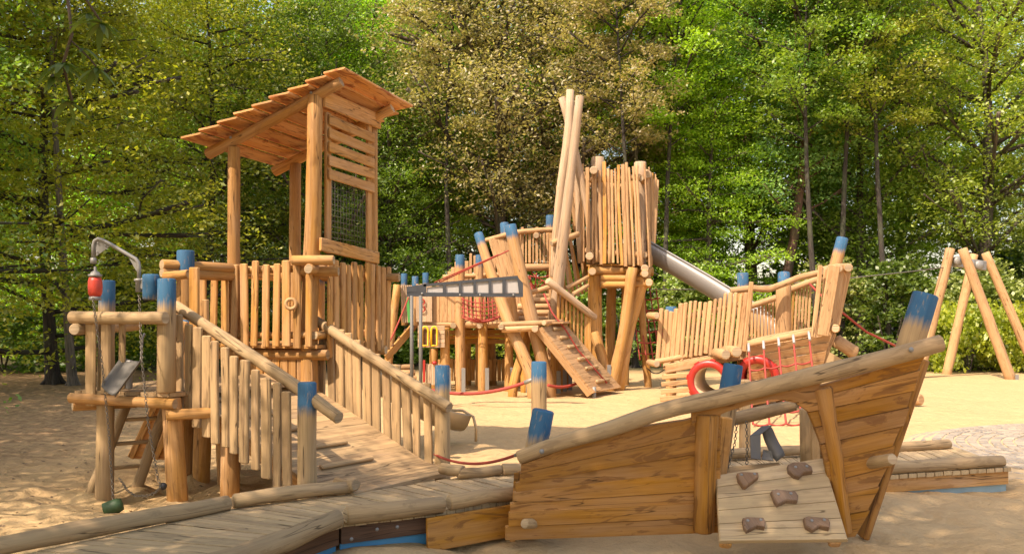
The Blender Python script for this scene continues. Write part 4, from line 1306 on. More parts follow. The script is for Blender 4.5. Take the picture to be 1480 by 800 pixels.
# ================================================================== FOREGROUND BOAT
def boat():
    rt = thing('wooden_play_boat', 'long low wooden boat in the foreground with board hull and a log rail', 'play boat', P(1000, 775, 6.5))
    # near hull: seams given along the left and right ends of each half
    def hp(px, py, z_off=0.0):
        # the hull leans outward with height
        Y = 6.5
        z = EYE - (py - 456) / FOC * Y
        Y2 = 6.5 - .10 * max(0, z) / .6 - z_off
        return P(px, py, Y2)
    mb = MB(); nr = V((0, 1, 0))
    rows = [((730, 780), (1042, 769), (730, 761), (1042, 747)), ((735, 760.5), (1042, 746.5), (735, 741), (1042, 725.5)),
            ((737, 740), (1042, 725), (737, 727.5), (1042, 707.5)), ((742, 727), (1042, 707), (742, 711.5), (1042, 676)),
            ((745, 711), (1042, 675.5), (745, 698), (1042, 650)), ((751, 697.5), (1042, 649.5), (751, 684), (1042, 620)),
            ((753, 683.5), (1042, 619.5), (753, 671), (1042, 594))]
    for k, (bl, br, tl, tr_) in enumerate(rows):
        o = .013 * (k % 2)
        if k == 6:   # top board, gently crowned
            pr = [bl, br, tr_, (990, 607), (930, 616), (880, 625), (830, 641), (790, 658), tl]
        elif k == 5:
            pr = [bl, br, tr_, (950, 645), (850, 664), tl]
        else:
            pr = [bl, br, tr_, tl]
        if k == 5:
            pr = [bl, br, tr_, tl]
        poly = [hp(x, y, o) for x, y in pr]
        n_ = (poly[1] - poly[0]).cross(poly[-1] - poly[0]).normalized()
        if n_.y > 0:
            n_ = -n_
        back = [p - n_ * .038 for p in poly]
        # order so that prism grows toward the viewer
        e = (back[1] - back[0]).normalized()
        mb.prism(back, n_, .038)
    h1 = build('hull_side', mb, M['hull_wood'], rt); h1['label'] = 'left half of the near hull, seven dark stained boards'
    # right half, rising to the bow
    mb = MB()
    lb = [(1118, 577), (1140, 590), (1168, 598), (1176, 612), (1183, 640), (1190, 668), (1196, 695), (1203, 715), (1210, 745), (1216, 778)]
    seamL = [(1126, 579), (1150, 583), (1168, 596), (1177, 618), (1186, 642), (1192, 668), (1198, 697), (1203, 717), (1210, 746), (1217, 779)]
    seamR = [(1338, 514), (1331, 535), (1319, 565), (1315, 589), (1303, 616), (1294, 645), (1283, 675), (1272, 704), (1258, 738), (1240, 776)]
    for k in range(9):
        o = .013 * (k % 2); g = .9
        tl, tr_, bl, br = seamL[k], seamR[k], seamL[k + 1], seamR[k + 1]
        br2 = (br[0] + (4 if k in (1, 3, 5) else -3), br[1] - g)
        poly = [hp(bl[0], bl[1] - g, o), hp(br2[0], br2[1], o), hp(tr_[0], tr_[1], o), hp(tl[0], tl[1], o)]
        if k == 0:
            poly = [hp(bl[0], bl[1] - g, o), hp(br2[0], br2[1], o), hp(tr_[0], tr_[1], o), hp(1262, 536, o), hp(1187, 557, o), hp(1150, 566, o), hp(1110, 575, o)]
        n_ = (poly[1] - poly[0]).cross(poly[2] - poly[0]).normalized()
        if n_.y > 0:
            n_ = -n_
        mb.prism([p - n_ * .038 for p in poly], n_, .038)
    h2 = build('hull_side', mb, M['hull_wood'], rt); h2['label'] = 'bow half of the near hull, boards fanning up to the right'
    # bent gunwale board between the halves
    mb = MB(); rings = []; uvr = []
    up = [(900, 628), (960, 608), (1010, 594), (1050, 585), (1090, 577), (1125, 569), (1160, 561), (1190, 554)]
    lo = [(900, 640), (960, 626), (1010, 614), (1045, 606), (1060, 592), (1095, 583), (1125, 577), (1160, 584)]
    up = [(1000, 596), (1030, 588), (1060, 581), (1090, 574), (1120, 567), (1150, 560), (1185, 552)]
    lo = [(1000, 612), (1030, 603), (1052, 594), (1085, 584), (1115, 577), (1142, 577), (1185, 590)]
    for i, (u, l) in enumerate(zip(up, lo)):
        a, b = hp(*u, .012), hp(*l, .012)
        rings.append([a, b, b + V((0, .035, 0)), a + V((0, .035, 0))]); uvr.append((i * .16, [0, .09, .12, .21, .25]))
    mb.rings(rings, uvr, False); build('gunwale_board', mb, M['hull_wood'], rt)
    # posts on the near hull
    mb = MB(); a, b = P(1022, 598, 6.36), P(1017, 768, 6.42)
    mb.log([a, b], [.082, .074], 16, wob=.04, chamfer=.15); build('hull_post', mb, M['hull_wood'], rt)
    mb = MB(); mb.log([P(1188, 559, 6.34), P(1196, 600, 6.36), P(1208, 660, 6.40), P(1222, 770, 6.44)], [.072, .058, .050, .045], 14, wob=.05, chamfer=.15)
    o = build('hull_post', mb, M['hull_wood'], rt); o['label'] = 'leaning tapered post on the bow half'
    # the long rail
    Log('log_rail', rt, [P(749, 661, 6.42), P(800, 641, 6.38), P(880, 620, 6.34), P(960, 592, 6.30), P(1060, 570, 6.26), P(1180, 541, 6.22), P(1270, 520, 6.18), P(1362, 495, 6.14)], [.050, .054, .058, .060, .062, .062, .062, .058], 'grey_wood', seg=18, wob=.06, sub=18, label='long weathered log rail along the top of the boat')
    bolts(rt, [P(783, 652, 6.30), P(1317, 505, 6.08)], .019)
    # blue topped posts
    Log('post', rt, [P(786, 592, 6.72), P(771, 668, 6.72), P(765, 760, 6.75)], [.083, .085, .08], 'grey_blue', seg=18, label='short thick blue topped post at the stern')
    Log('post', rt, [P(1060, 526, 7.0), P(1048, 600, 6.98), P(1035, 700, 6.95)], [.076, .078, .075], 'grey_blue', seg=18, label='leaning blue topped post amidships')
    Log('post', rt, [P(1338, 424, 6.72), P(1312, 510, 6.74), P(1288, 600, 6.76)], [.093, .098, .098], 'grey_blue', seg=18, label='big leaning blue topped post at the bow')
    # opening frame, far hull side
    Plank('frame_board', rt, P(1046, 602, 6.62), P(1037, 690, 6.64), .13, .05, V((1, 0, 0)), 'warm_wood')
    Log('far_rail', rt, [P(960, 628, 7.25), P(1055, 606, 7.25), P(1100, 596, 7.25), P(1150, 585, 7.2)], [.05, .052, .055, .045], 'grey_wood', seg=14, wob=.06)
    mb = MB()
    for k in range(7):
        y0 = 593 + k * 17; a = P(1168 + k * 2, y0 + 16, 7.45); b = P(1262 - k * 5, y0 + 2, 7.1)
        mb.quad(a, b, b + V((0, 0, .086)), a + V((0, 0, .086)), .035, V((0, 1, 0)))
    for k in range(4):
        y0 = 690 + k * 17; a = P(770, y0, 7.35); b = P(1030, y0 - 12, 7.35)
        mb.quad(a, b, b + V((0, 0, .086)), a + V((0, 0, .086)), .035, V((0, 1, 0)))
    build('far_hull_side', mb, M['warm_wood'], rt)
    Log('frame_post', rt, [P(1166, 590, 7.35), P(1168, 696, 7.35)], [.058, .06], 'grey_wood', seg=12)
    Plank('frame_board', rt, P(1178, 597, 7.30), P(1179, 692, 7.30), .07, .05, V((1, 0, 0)), 'grey_wood')
    # thwart blocks seen above the climbing board
    Plank('thwart', rt, P(1052, 684, 6.9), P(1128, 677, 6.9), .10, .06, V((0, .4, 1)), 'grey_wood')
    Plank('thwart', rt, P(1040, 690, 6.75), P(1140, 678, 6.75), .05, .10, V((0, 0, 1)), 'light_wood')
    # cross logs poking out through the hull
    Log('cross_log', rt, [P(758, 756, 6.38), P(798, 754, 6.75)], [.036, .038], 'grey_wood', seg=14, chamfer=.2)
    Log('cross_log', rt, [P(1290, 663, 6.16), P(1238, 672, 6.60)], [.040, .046], 'grey_wood', seg=14, chamfer=.15)
    mb = MB()
    mb.torus(hp(1256, 672, .0) - V((0, .004, 0)), V((0, -1, 0)), .072, .010, 20, 6); mb = MB()
    # bow stem
    Plank('bow_stem', rt, P(1333, 518, 6.5), P(1246, 775, 6.62), .05, .16, V((1, 0, 0)), 'hull_wood')
    # stern transom
    mb = MB(); a, b = P(737, 782, 6.55), P(770, 745, 7.35)
    mb.quad(a, b, b + V((-.02, 0, .40)), a + V((.03, 0, .50)), .035, V((1, 0, 0))); build('transom', mb, M['hull_wood'], rt)
    # wire and chain inside the opening
    mb = MB(); chain_mb(mb, [P(1065, 612, 6.95), P(1062, 640, 6.95), P(1054, 668, 6.9), P(1049, 690, 6.88)], .034); build('chain', mb, M['chain'], rt)
    mb = MB(); chain_mb(mb, [P(1079, 608, 7.0), P(1080, 650, 6.98), P(1079, 680, 6.95)], .034); build('chain', mb, M['chain'], rt)
    # climbing board
    cb = thing('climbing_board', 'slanted board of five grey planks with brown footholds, leaning at the boat', 'climbing board', P(1130, 780, 6.2))
    TL, TR, BR, BL = P(1035, 686, 6.44), P(1190, 661, 6.44), P(1226, 779, 6.05), P(1040, 781, 6.05)
    n_ = (BR - BL).cross(TL - BL); dv = V(((1190 - 740) / FOC, 1, -(661 - 456) / FOC)); TR = V((0, 0, EYE)) + dv * ((BL - V((0, 0, EYE))).dot(n_) / dv.dot(n_))
    fs = [0, .19, .37, .55, .75, 1.0]; mb = MB()
    for i in range(5):
        a, b, c, d_ = BL.lerp(TL, 1 - fs[i + 1] + .004), BR.lerp(TR, 1 - fs[i + 1] + .004), BR.lerp(TR, 1 - fs[i] - .002), BL.lerp(TL, 1 - fs[i] - .002)
        n_ = (b - a).cross(d_ - a).normalized()
        if n_.y > 0:
            n_ = -n_
        mb.prism([p - n_ * .035 for p in (a, b, c, d_)], n_, .035)
    build('board_face', mb, M['grey_board'], cb)
    mb = MB()
    n_ = (BR - BL).cross(TL - BL).normalized()
    if n_.y > 0:
        n_ = -n_
    mb.plank(BL.lerp(BR, .06) - n_ * .07, TL.lerp(TR, .06) - n_ * .07, .08, .06, BR - BL); build('batten', mb, M['warm_wood'], cb); mb = MB(); mb.plank(BL.lerp(BR, .92) - n_ * .07, TL.lerp(TR, .92) - n_ * .07, .08, .06, BR - BL)
    build('batten', mb, M['warm_wood'], cb)

    def on(px, py, lift=0.0):
        # ray from the eye to the board plane
        dv = V(((px - 740) / FOC, 1, -(py - 456) / FOC)); o = V((0, 0, EYE))
        t = (BL - o).dot(n_) / dv.dot(n_)
        return o + dv * t + n_ * lift
    H = [([(1064, 688), (1071, 686), (1094, 687), (1095, 693), (1077, 707), (1073, 707), (1066, 697)], (1070, 691), (1089, 690)),
         ([(1137, 676), (1145, 672), (1162, 672), (1171, 678), (1173, 685), (1160, 687), (1154, 693), (1146, 691), (1138, 684)], (1148, 680), (1164, 679)),
         ([(1113, 714), (1120, 711), (1148, 714), (1152, 720), (1151, 728), (1135, 727), (1122, 733), (1118, 727)], (1123, 719), (1141, 718)),
         ([(1072, 753), (1078, 751), (1102, 752), (1105, 758), (1104, 766), (1092, 764), (1078, 771), (1074, 765)], (1079, 757), (1098, 756)),
         ([(1160, 752), (1166, 750), (1195, 753), (1198, 759), (1197, 767), (1183, 764), (1173, 770), (1163, 764)], (1171, 757), (1189, 756))]
    for poly, b1, b2 in H:
        pts = [on(x, y, .001) for x, y in poly][::-1]
        mb = MB(); mb.prism(pts, n_, .046)
        h = build('foothold', mb, M['hold_wood'], cb)
        bolts(h, [on(*b1, .048), on(*b2, .048)], .012, n_)
    # digger scoop inside the boat
    sc = thing('steel_scoop', 'folded dull steel scoop standing in the opening of the boat', 'scoop', P(1105, 668, 6.9))
    a, b, c, d_ = P(1100, 622, 7.0), P(1116, 616, 7.05), P(1136, 656, 6.95), P(1121, 668, 6.85)
    mb = MB(); rings = []; uvr = []
    for i in range(9):
        t = i / 8; l = a.lerp(d_, t); r = b.lerp(c, t); k = .09 * (abs(t - .5) * 2) ** 6
        bow = V((0, .05 * math.sin(math.pi * t), 0))
        rings.append([l.lerp(r, k) + bow, l.lerp(r, 1 - k) + bow, l.lerp(r, 1 - k) + bow + V((.004, .008, 0)), l.lerp(r, k) + bow + V((.004, .008, 0))]); uvr.append((t, [0, .1, .11, .2, .21]))
    mb.rings(rings, uvr, True); build('scoop_plate', mb, M['tray'], sc)
    mb = MB(); mb.quad(P(1085, 662, 6.85), P(1099, 664, 6.85), P(1099, 628, 6.95), P(1084, 630, 6.95), .008); mb.quad(P(1084, 630, 6.95), P(1099, 628, 6.95), P(1116, 615, 7.05), P(1101, 616, 7.1), .006)
    mb.quad(P(1101, 664, 6.88), P(1118, 666, 6.85), P(1115, 652, 6.9), P(1103, 650, 6.95), .008)
    build('scoop_side', mb, M['tray'], sc)


boat()


# ---- free standing blue topped post and the two rope barriers
tag(build('rope_post', (lambda m: (m.log([P(779, 522, 11.0), P(779, 600, 11.0), V((.33, 11.0, -.2))], [.094, .094, .096], 16, wob=.04), m)[1])(MB()), M['grey_blue']),
    'free standing blue topped post in the sand behind the boat stern', 'post')


def rope(label, a, b, s_, r=.018, sleeve=True):
    rt = thing('rope_barrier', label, 'rope', (V(a) + V(b)) / 2)
    pts = sag(a, b, s_, 22); mb = MB(); mb.pipe(pts, r, 8); build('rope', mb, M['red'], rt)
    if sleeve:
        mb = MB(); dv = (pts[-2] - pts[-1]).normalized(); mb.pipe([pts[-1] - dv * .05, pts[-1] + dv * .16], r * 1.25, 8); build('end_sleeve', mb, M['steel'], rt)


rope('red rope slung low from the ramp post to the boat stern', P(628, 656, 8.55), P(757, 652, 6.75), .09, .012)
rope('red rope slung above the sand in front of the playhouse', P(596, 556, 16.3), P(770, 548, 15.6), .20, .03)
rope('short dark red rope behind the blue topped post', P(792, 556, 17.6), P(848, 545, 18.2), .10, .03, False)

# ================================================================== FAR SIDE OF THE SAND: playhouse, bridge, towers
XV = V((1, 0, 0)); ZV = V((0, 0, 1))


def Lg(par, a, b, r, mat='gold_wood', name='post', seg=12, label=None, **k):
    """log between two (px, py, Y) sightings"""
    return Log(name, par, [P(*a), P(*b)], r if isinstance(r, list) else [r, r], mat, seg=seg, label=label, **k)


def ft(px, Y, z=-.1):
    """a point on (or just under) the sand below pixel column px"""
    return V(((px - 740) / FOC * Y, Y, z))


def steel_foot(par, px, Y, h=.55, r=.05):
    mb = MB(); c = ft(px, Y, -.05)
    mb.plank(c + V((.06, -r * 1.4, 0)), c + V((.06, -r * 1.4, h)), .085, .02, XV); build('steel_foot', mb, M['steel'], par)


def playhouse():
    Y = 20.0
    rt = thing('raised_playhouse', 'raised wooden playhouse on golden posts with stepped pickets and yellow arched windows', 'playhouse', ft(670, Y, 0))
    # floor
    a, b, c, d_ = P(612, 464, 19.2), P(735, 466, 19.2), P(742, 462, 21.2), P(622, 462, 21.2)
    deck('floor', rt, [(a.x, a.y), (b.x, b.y), (c.x, c.y), (d_.x, d_.y)], (1, 0), 1.50, .13, 'light_wood')
    for x0, x1, y, yy in ((606, 740, 468, 19.15), (640, 735, 468, 20.6)):
        Lg(rt, (x0, y, yy), (x1, y + 1, yy), .075, 'light_wood', 'floor_beam')
    Lg(rt, (655, 470, 18.9), (655, 470, 21), .07, 'light_wood', 'floor_beam'); Lg(rt, (693, 470, 18.9), (694, 470, 21), .07, 'light_wood', 'floor_beam')
    # main posts
    for px, top, yy, r, mt in ((665, 368, 19.1, .10, 'light_blue'), (693, 368, 20.7, .09, 'light_blue')):
        Log('post', rt, [P(px, top, yy), ft(px, yy)], [r, r * 1.08], mt, label='blue topped playhouse post, %s' % ('front one' if px == 665 else 'rear one'))
    for px, top, yy, r in ((643, 473, 19.1, .10), (698, 466, 19.1, .10), (735, 478, 19.3, .09), (709, 468, 20.9, .09), (675, 470, 20.9, .085), (627, 503, 19.4, .09)):
        Log('post', rt, [P(px, top, yy), ft(px + (3 if px == 709 else 0), yy)], [r, r * 1.08], 'gold_wood', bend=.02)
    for px, yy in ((645, 19.0), (666, 19.0), (700, 19.0), (736, 19.2)):
        steel_foot(rt, px, yy)
    # stepped pickets on the left of the floor
    rail = Lg(rt, (622, 440, 19.2), (660, 438, 19.2), .05, 'light_wood', 'railing'); rail['label'] = 'front railing of stepped pickets'
    tops = [392, 389, 398, 388, 386, 384, 378]
    for i, px in enumerate((628, 633, 639, 644, 650, 655, 660)):
        Plank('picket', rail, P(px, (420, 412, 404, 398, 392, 386, 378)[i], 19.1), P(px, 465, 19.1), .085, .035, XV, 'light_wood', ch=.3)
    rail = Lg(rt, (640, 400, 21.0), (735, 396, 21.0), .05, 'light_wood', 'railing'); rail['label'] = 'tall back railing of the playhouse'
    for i in range(15):
        px = 641 + i * 6.6; tp = 402 - i * 5 if i < 6 else 366 + (i % 3) * 3
        if tp < 366: tp = 366
        Plank('picket', rail, P(px, tp, 21.0), P(px, 463, 21.0), .065 + .02 * (i % 3), .035, XV, 'light_wood', ch=.3, subs=2, warp=.02)
    # left corner with small blue tops and green edge board
    for px, tp, yy in ((584, 395, 19.6), (600, 399, 19.1), (615, 394, 20.2)):
        Log('post', rt, [P(px, tp, yy), P(px + 1, 470, yy)], [.07, .075], 'light_blue', label='short blue topped corner post')
    for i in range(6):
        px = 582 + i * 3.0
        Plank('corner_board', rt, P(px - 2, 412, 19.3 + i * .02), P(px + 1, 466, 19.3 + i * .02), .045, .03, XV, 'pale_wood')
    for i in range(8):
        px = 603 + i * 2.9
        Plank('corner_board', rt, P(px, 410 + (i % 2), 19.0), P(px, 465, 19.0), .042, .03, XV, 'pale_wood')
    o = Plank('edge_board', rt, P(589, 430, 19.0), P(592, 466, 19.0), .06, .03, XV, 'greenp'); o['label'] = 'green edge board'
    # red letter-like mark on the white corner
    mb = MB(); mb.torus(P(610, 436, 18.95), V((0, 1, 0)), .055, .014, 14, 6, -2.2, 2.0); mb.torus(P(610, 446, 18.95), V((0, 1, 0)), .06, .014, 14, 6, -1.2, 2.2)
    build('red_emblem', mb, M['redp'], rt)
    # bright panel with two arched windows
    pn = MB()
    for i in range(5):
        y0 = 470 + i * 6.4
        pn.plank(P(604, y0 + 3, 18.95), P(643, y0 + 3.4, 18.95), .088, .03, ZV)
    pan = build('window_panel', pn, M['pale_wood'], rt)
    for px in (614.5, 627.5):
        mb = MB(); w_ = 4.2; pts = []
        outer = [(px - w_, 499), (px - w_, 478)] + [(px + w_ * math.cos(math.pi - math.pi * k / 8), 478 - 6.5 * math.sin(math.pi * k / 8)) for k in range(1, 8)] + [(px + w_, 478), (px + w_, 499)]
        mb.pipe([P(x, y, 18.88) for x, y in outer] + [P(px - w_, 499, 18.88)], .022, 6); build('window_frame', mb, M['yellow'], pan)
        mb = MB(); mb.quad(P(px - 3.4, 498, 18.92), P(px + 3.4, 498, 18.92), P(px + 3.2, 475, 18.92), P(px - 3.2, 475, 18.92), .01, V((0, 1, 0))); build('window_opening', mb, M['dark_wood'], pan)
    # board walls under the floor
    mb = MB()
    for i in range(3):
        mb.plank(P(650, 480 + i * 7, 20.4), P(733, 479 + i * 7, 20.4), .10, .03, ZV)
    build('board_wall', mb, M['gold_wood'], rt)
    mb = MB()
    for i in range(17):
        px = 627 + i * 6.3; mb.plank(P(px, 518 + (i % 2), 20.7), P(px, 550, 20.7), .09, .03, XV)
    o = build('board_wall', mb, M['gold_wood'], rt); o['label'] = 'low wall of upright boards around the sand pit under the playhouse'
    mb = MB()
    for i in range(8):
        px = 617 + i * 2.8; mb.plank(P(px, 525 + (i % 2), 18.9), P(px, 556, 18.9), .04, .03, XV)
    build('small_counter', mb, M['pale_wood'], rt)
    mb = MB(); mb.ball(P(628, 524, 18.85), .06, 10, .7); build('red_knob', mb, M['redp'], rt)
    mb = MB(); mb.plank(P(613, 520, 18.85), P(613, 552, 18.85), .05, .03, XV); build('red_panel', mb, M['redp'], rt)
    mb = MB(); mb.pipe([P(655, 485, 20.2), P(680, 488, 20.2), P(700, 487, 20.2), P(733, 488, 20.2)], .012, 5); build('yellow_cord', mb, M['yellow'], rt)
    # left access ramp and leaning post
    lad = thing('side_ramp', 'steep cleated board ramp at the left end of the playhouse', 'ramp', P(580, 500, 19.6))
    a, b = P(560, 510, 18.8), P(594, 470, 19.4); mb = MB()
    sd = V((.10, .5, 0))
    for i in range(7):
        f0, f1 = i / 7, (i + .94) / 7
        mb.quad(a.lerp(b, f0), a.lerp(b, f0) + sd, a.lerp(b, f1) + sd, a.lerp(b, f1), .03, V((0, 0, -1)))
    build('ramp_boards', mb, M['light_wood'], lad)
    Plank('stringer', lad, P(558, 517, 18.8), P(596, 473, 19.4), .16, .05, ZV, 'gold_wood')
    for i in range(3):
        f = .2 + i * .27; Plank('cleat', lad, a.lerp(b, f) + V((0, 0, .04)), a.lerp(b, f) + sd + V((0, 0, .04)), .07, .05, (b - a), 'dark_wood')
    st = thing('log_steps', 'stack of low log steps below the side ramp', 'steps', P(580, 540, 19))
    for i in range(5):
        Lg(st, (562 + i, 556 - i * 8 + 6, 18.6 + i * .12), (606 - i * 2, 556 - i * 8 + 6, 18.7 + i * .12), .06, 'light_wood', 'step_log')
    tag(build('leaning_post', (lambda m: (m.log([P(574, 411, 19.2), ft(556, 19.2)], [.08, .095], 12), m)[1])(MB()), M['gold_wood']), 'leaning golden post left of the playhouse, tied with a red rope', 'post')
    mb = MB(); mb.pipe(sag(P(590, 430, 18.9), P(560, 500, 18.5), .04), .018, 6); tag(build('tie_rope', mb, M['red']), 'short red rope down from the green edge board to the leaning post', 'rope')
    # cargo net in the opening
    net = thing('rope_net', 'red rope net hung in the playhouse opening', 'net', P(693, 450, 18.9))
    mb = MB()
    for i in range(10):
        px = 669 + i * 6; mb.pipe(sag(P(px, 430 + (i % 2) * 2, 19.0), P(px + 2, 460 + (i % 3), 18.8), .02, 5), .013, 5)
    for j in range(5):
        mb.pipe(sag(P(667, 431 + j * 6, 18.98 - j * .03), P(725, 431 + j * 6, 18.98 - j * .03), .10, 12), .013, 5)
    for j in range(9):
        mb.pipe(sag(P(667 + j * 3, 458 + (j % 3), 18.7 - .05 * j), P(724 - j * 2, 457 + (j % 4), 18.7 + .03 * j), .09, 10), .013, 5)
    build('net_mesh', mb, M['red'], net)
    # two red stay ropes over the jib
    for k, (dy, lb) in enumerate(((0, 'upper of two red ropes rising over the grey jib'), (6, 'lower of two red ropes rising over the grey jib'))):
        mb = MB(); mb.pipe([P(628, 408 + k * 3, 19.0), P(735 - (1 - k) * 15, 362 + k * 0 + (1 - k) * 6, 17.4)], .014, 6); tag(build('stay_rope', mb, M['red']), lb, 'rope')


playhouse()


def jib():
    Y = 15.6
    rt = thing('grey_jib', 'long tapered dark grey metal jib with pale infill panes on two thin poles', 'metal jib', ft(600, Y, 0))
    p = lambda x, y, d=0: P(x, y, Y + d)
    top = lambda x: 412 - (x - 588) * (412 - 398) / (748 - 588)
    mb = MB()
    mb.quad(p(588, 428), p(756, 429), p(756, 423.5), p(588, 422), .06, V((0, 1, 0)))
    mb.quad(p(588, 423), p(616, 422), p(616, 410), p(588, 414), .05, V((0, 1, 0)))
    mb.quad(p(612, 414), p(750, 402.6), p(748, 398), p(612, 410), .06, V((0, 1, 0)))
    for x0, x1 in ((640, 644), (663, 667), (684, 688), (706, 710), (726, 731)):
        mb.quad(p(x0, 424, -.004), p(x1, 424, -.004), p(x1, top(x1) + 1.5, -.004), p(x0, top(x0) + 1.5, -.004), .05, V((0, 1, 0)))
    mb.quad(p(750, 424, -.004), p(756, 424, -.004), p(756, 409, -.004), p(747, 399, -.004), .05, V((0, 1, 0)))
    build('jib_frame', mb, M['dgrey'], rt)
    xs = [(617, 640), (644, 663), (667, 684), (688, 706), (710, 726), (731, 750)]
    for x0, x1 in xs:
        mb = MB(); mb.quad(p(x0, 423, .03), p(x1, 423, .03), p(x1, top(x1) + 4, .03), p(x0, top(x0) + (6 if x0 == 617 else 4), .03), .01, V((0, 1, 0))); build('infill_pane', mb, M['white'], rt)
    for px, yy in ((595, 15.6), (608, 15.3)):
        mb = MB(); mb.pipe([P(px, 427, yy), ft(px, yy)], .032, 10); build('pole', mb, M['pole'], rt)
    bolts(rt, [p(610, 424, -.02), p(665, 426, -.02), p(694, 426, -.02), p(742, 426, -.02)], .02)


jib()


def climbing_frame():
    rt = thing('leaning_log_frame', 'climbing frame of big leaning golden logs with a small platform and fanned boards', 'climbing frame', ft(770, 18, 0))
    Log('leaning_log', rt, [P(691, 337, 18.6), P(712, 402, 18.3), P(737, 470, 17.9), P(768, 540, 17.6), ft(772, 17.5)], [.095, .11, .12, .12, .12], 'light_blue', seg=14, label='blue tipped leaning log, left one')
    Log('leaning_log', rt, [P(737, 325, 18.0), P(756, 410, 17.9), P(772, 475, 17.9), P(796, 570, 18.0), ft(797, 18.0)], [.12, .13, .135, .13, .12], 'light_blue', seg=14, label='blue tipped leaning log, right and larger one')
    Log('leaning_log', rt, [P(729, 322, 19.4), P(736, 420, 19.2), P(745, 470, 19.2)], [.10, .10, .10], 'light_blue', seg=12, label='third blue tip, half hidden behind the larger leaning log')
    Log('leaning_log', rt, [P(765, 480, 18.6), P(742, 552, 17.9), ft(740, 17.9)], [.09, .095, .095], 'gold_wood')
    for px, yy, r in ((759, 19.0, .10), (803, 18.9, .11), (812, 19.3, .10), (820, 19.6, .09)):
        Log('post', rt, [P(px, 470, yy), ft(px, yy)], [r, r], 'gold_wood'); steel_foot(rt, px, yy - .05, .5)
    # fanned boards
    fan = Lg(rt, (702, 347, 18.5), (735, 338, 18.3), .045, 'light_wood', 'fan_rail')
    for i in range(6):
        Plank('fan_board', fan, P(709 + i * 5.6, 345 - i * 1.5, 18.4), P(726 + i * 5.0, 404, 18.3), .085, .035, XV, 'light_wood', subs=2, warp=.02)
    # platform
    a, b, c, d_ = P(724, 468, 17.7), P(822, 466, 17.9), P(824, 462, 19.6), P(730, 463, 19.6)
    deck('platform', rt, [(a.x, a.y), (b.x, b.y), (c.x, c.y), (d_.x, d_.y)], (1, .05), 1.48, .12, 'light_wood')
    Lg(rt, (723, 469, 17.65), (792, 466, 17.65), .055, 'light_wood', 'edge_log'); Lg(rt, (725, 476, 17.62), (778, 474, 17.62), .06, 'light_wood', 'edge_log')
    Lg(rt, (786, 466, 17.55), (812, 465, 18.6), .055, 'light_wood', 'edge_log'); Lg(rt, (773, 475, 17.5), (773, 474, 18.1), .07, 'light_wood', 'edge_log')
    Lg(rt, (724, 472, 17.5), (727, 470, 18.4), .06, 'light_wood', 'edge_log')
    # log stairs behind
    for i, (x0, x1, y) in enumerate(((740, 795, 461), (744, 795, 452), (748, 795, 443), (752, 795, 434), (756, 796, 428))):
        Lg(rt, (x0, y, 19.4 + i * .22), (x1, y, 19.4 + i * .22), .07, 'light_wood', 'stair_log')
    mb = MB()
    for i in range(6):
        mb.plank(P(736 + i * 4, 428, 19.9), P(737 + i * 4, 462, 19.9), .05, .03, XV)
    build('side_boards', mb, M['light_wood'], rt)
    Lg(rt, (766, 423, 18.9), (796, 414, 18.9), .055, 'light_wood', 'guard_log'); Lg(rt, (764, 420, 19.1), (764, 420, 18.4), .06, 'light_wood', 'guard_log')
    # the cleated climbing ramp
    cr = thing('climbing_ramp', 'steep light board ramp with dark cleats and a red rope down its middle', 'ramp', ft(875, 18.4, 0))
    TL, TR, BR, BL = P(782, 472, 17.6), P(816, 466, 18.4), P(898, 565, 18.9), P(858, 575, 17.6)
    BL = V((BL.x, BL.y, .10)); BR = V((BR.x, BR.y, .10))
    mb = MB(); n = 14
    n_ = (BR - BL).cross(TL - BL).normalized()
    if n_.z < 0:
        n_ = -n_
    for i in range(n):
        f0, f1 = (i + .02) / n, (i + .98) / n
        mb.quad(BL.lerp(TL, f0), BR.lerp(TR, f0), BR.lerp(TR, f1), BL.lerp(TL, f1), .04, -n_)
    build('ramp_boards', mb, M['light_wood'], cr)
    Plank('stringer', cr, BL - n_ * .10, TL - n_ * .10, .12, .05, n_, 'light_wood'); Plank('stringer', cr, BR - n_ * .10, TR - n_ * .10, .12, .05, n_, 'light_wood')
    for f in (.13, .33, .47, .66, .80, .93):
        l = BL.lerp(TL, f); r = BR.lerp(TR, f); Plank('cleat', cr, l.lerp(r, .30) + n_ * .03, l.lerp(r, .75) + n_ * .03, .07, .06, TL - BL, 'grey_wood', ch=.3)
    rp = [P(786, 424, 18.2), TL.lerp(TR, .45) + V((0, 0, .25)), BL.lerp(TL, .6).lerp(BR.lerp(TR, .6), .52) + n_ * .05, BL.lerp(TL, .08).lerp(BR.lerp(TR, .08), .55) + n_ * .05]
    rp = [rp[0], rp[0].lerp(rp[1], .5), rp[1], rp[1].lerp(rp[2], .5) + n_ * .03, rp[2], rp[2].lerp(rp[3], .5), rp[3]]
    mb = MB(); mb.pipe(rp, .018, 8); tag(build('climbing_rope', mb, M['red']), 'red climbing rope lying down the middle of the cleated ramp', 'rope')
    mb = MB(); q = BL.lerp(BR, .1); mb.pipe([q + V((-.05, 0, .1)), q + V((-.05, 0, -.3))], .04, 8); build('steel_foot', mb, M['steel'], cr)
    # pole railing beside it
    pr = thing('pole_railing', 'sloping whitish log handrail over thin round poles beside the climbing ramp', 'railing', ft(835, 19, 0))
    Lg(pr, (791, 405, 18.4), (860, 459, 19.0), .075, 'pale_wood', 'handrail', 14)
    for i in range(9):
        px = 807 + i * 5.6; f = (px - 791) / 69; tp = 405 + 54 * f; bt = 484 + (px - 807) * .92
        Lg(pr, (px, tp + 3, 18.55 + .5 * f), (px, bt + 12, 18.6 + .5 * f), .033, 'gold_wood', 'pole', 8)
    Plank('end_board', pr, P(851, 455, 18.95), P(851, 520, 18.95), .10, .05, XV, 'gold_wood')
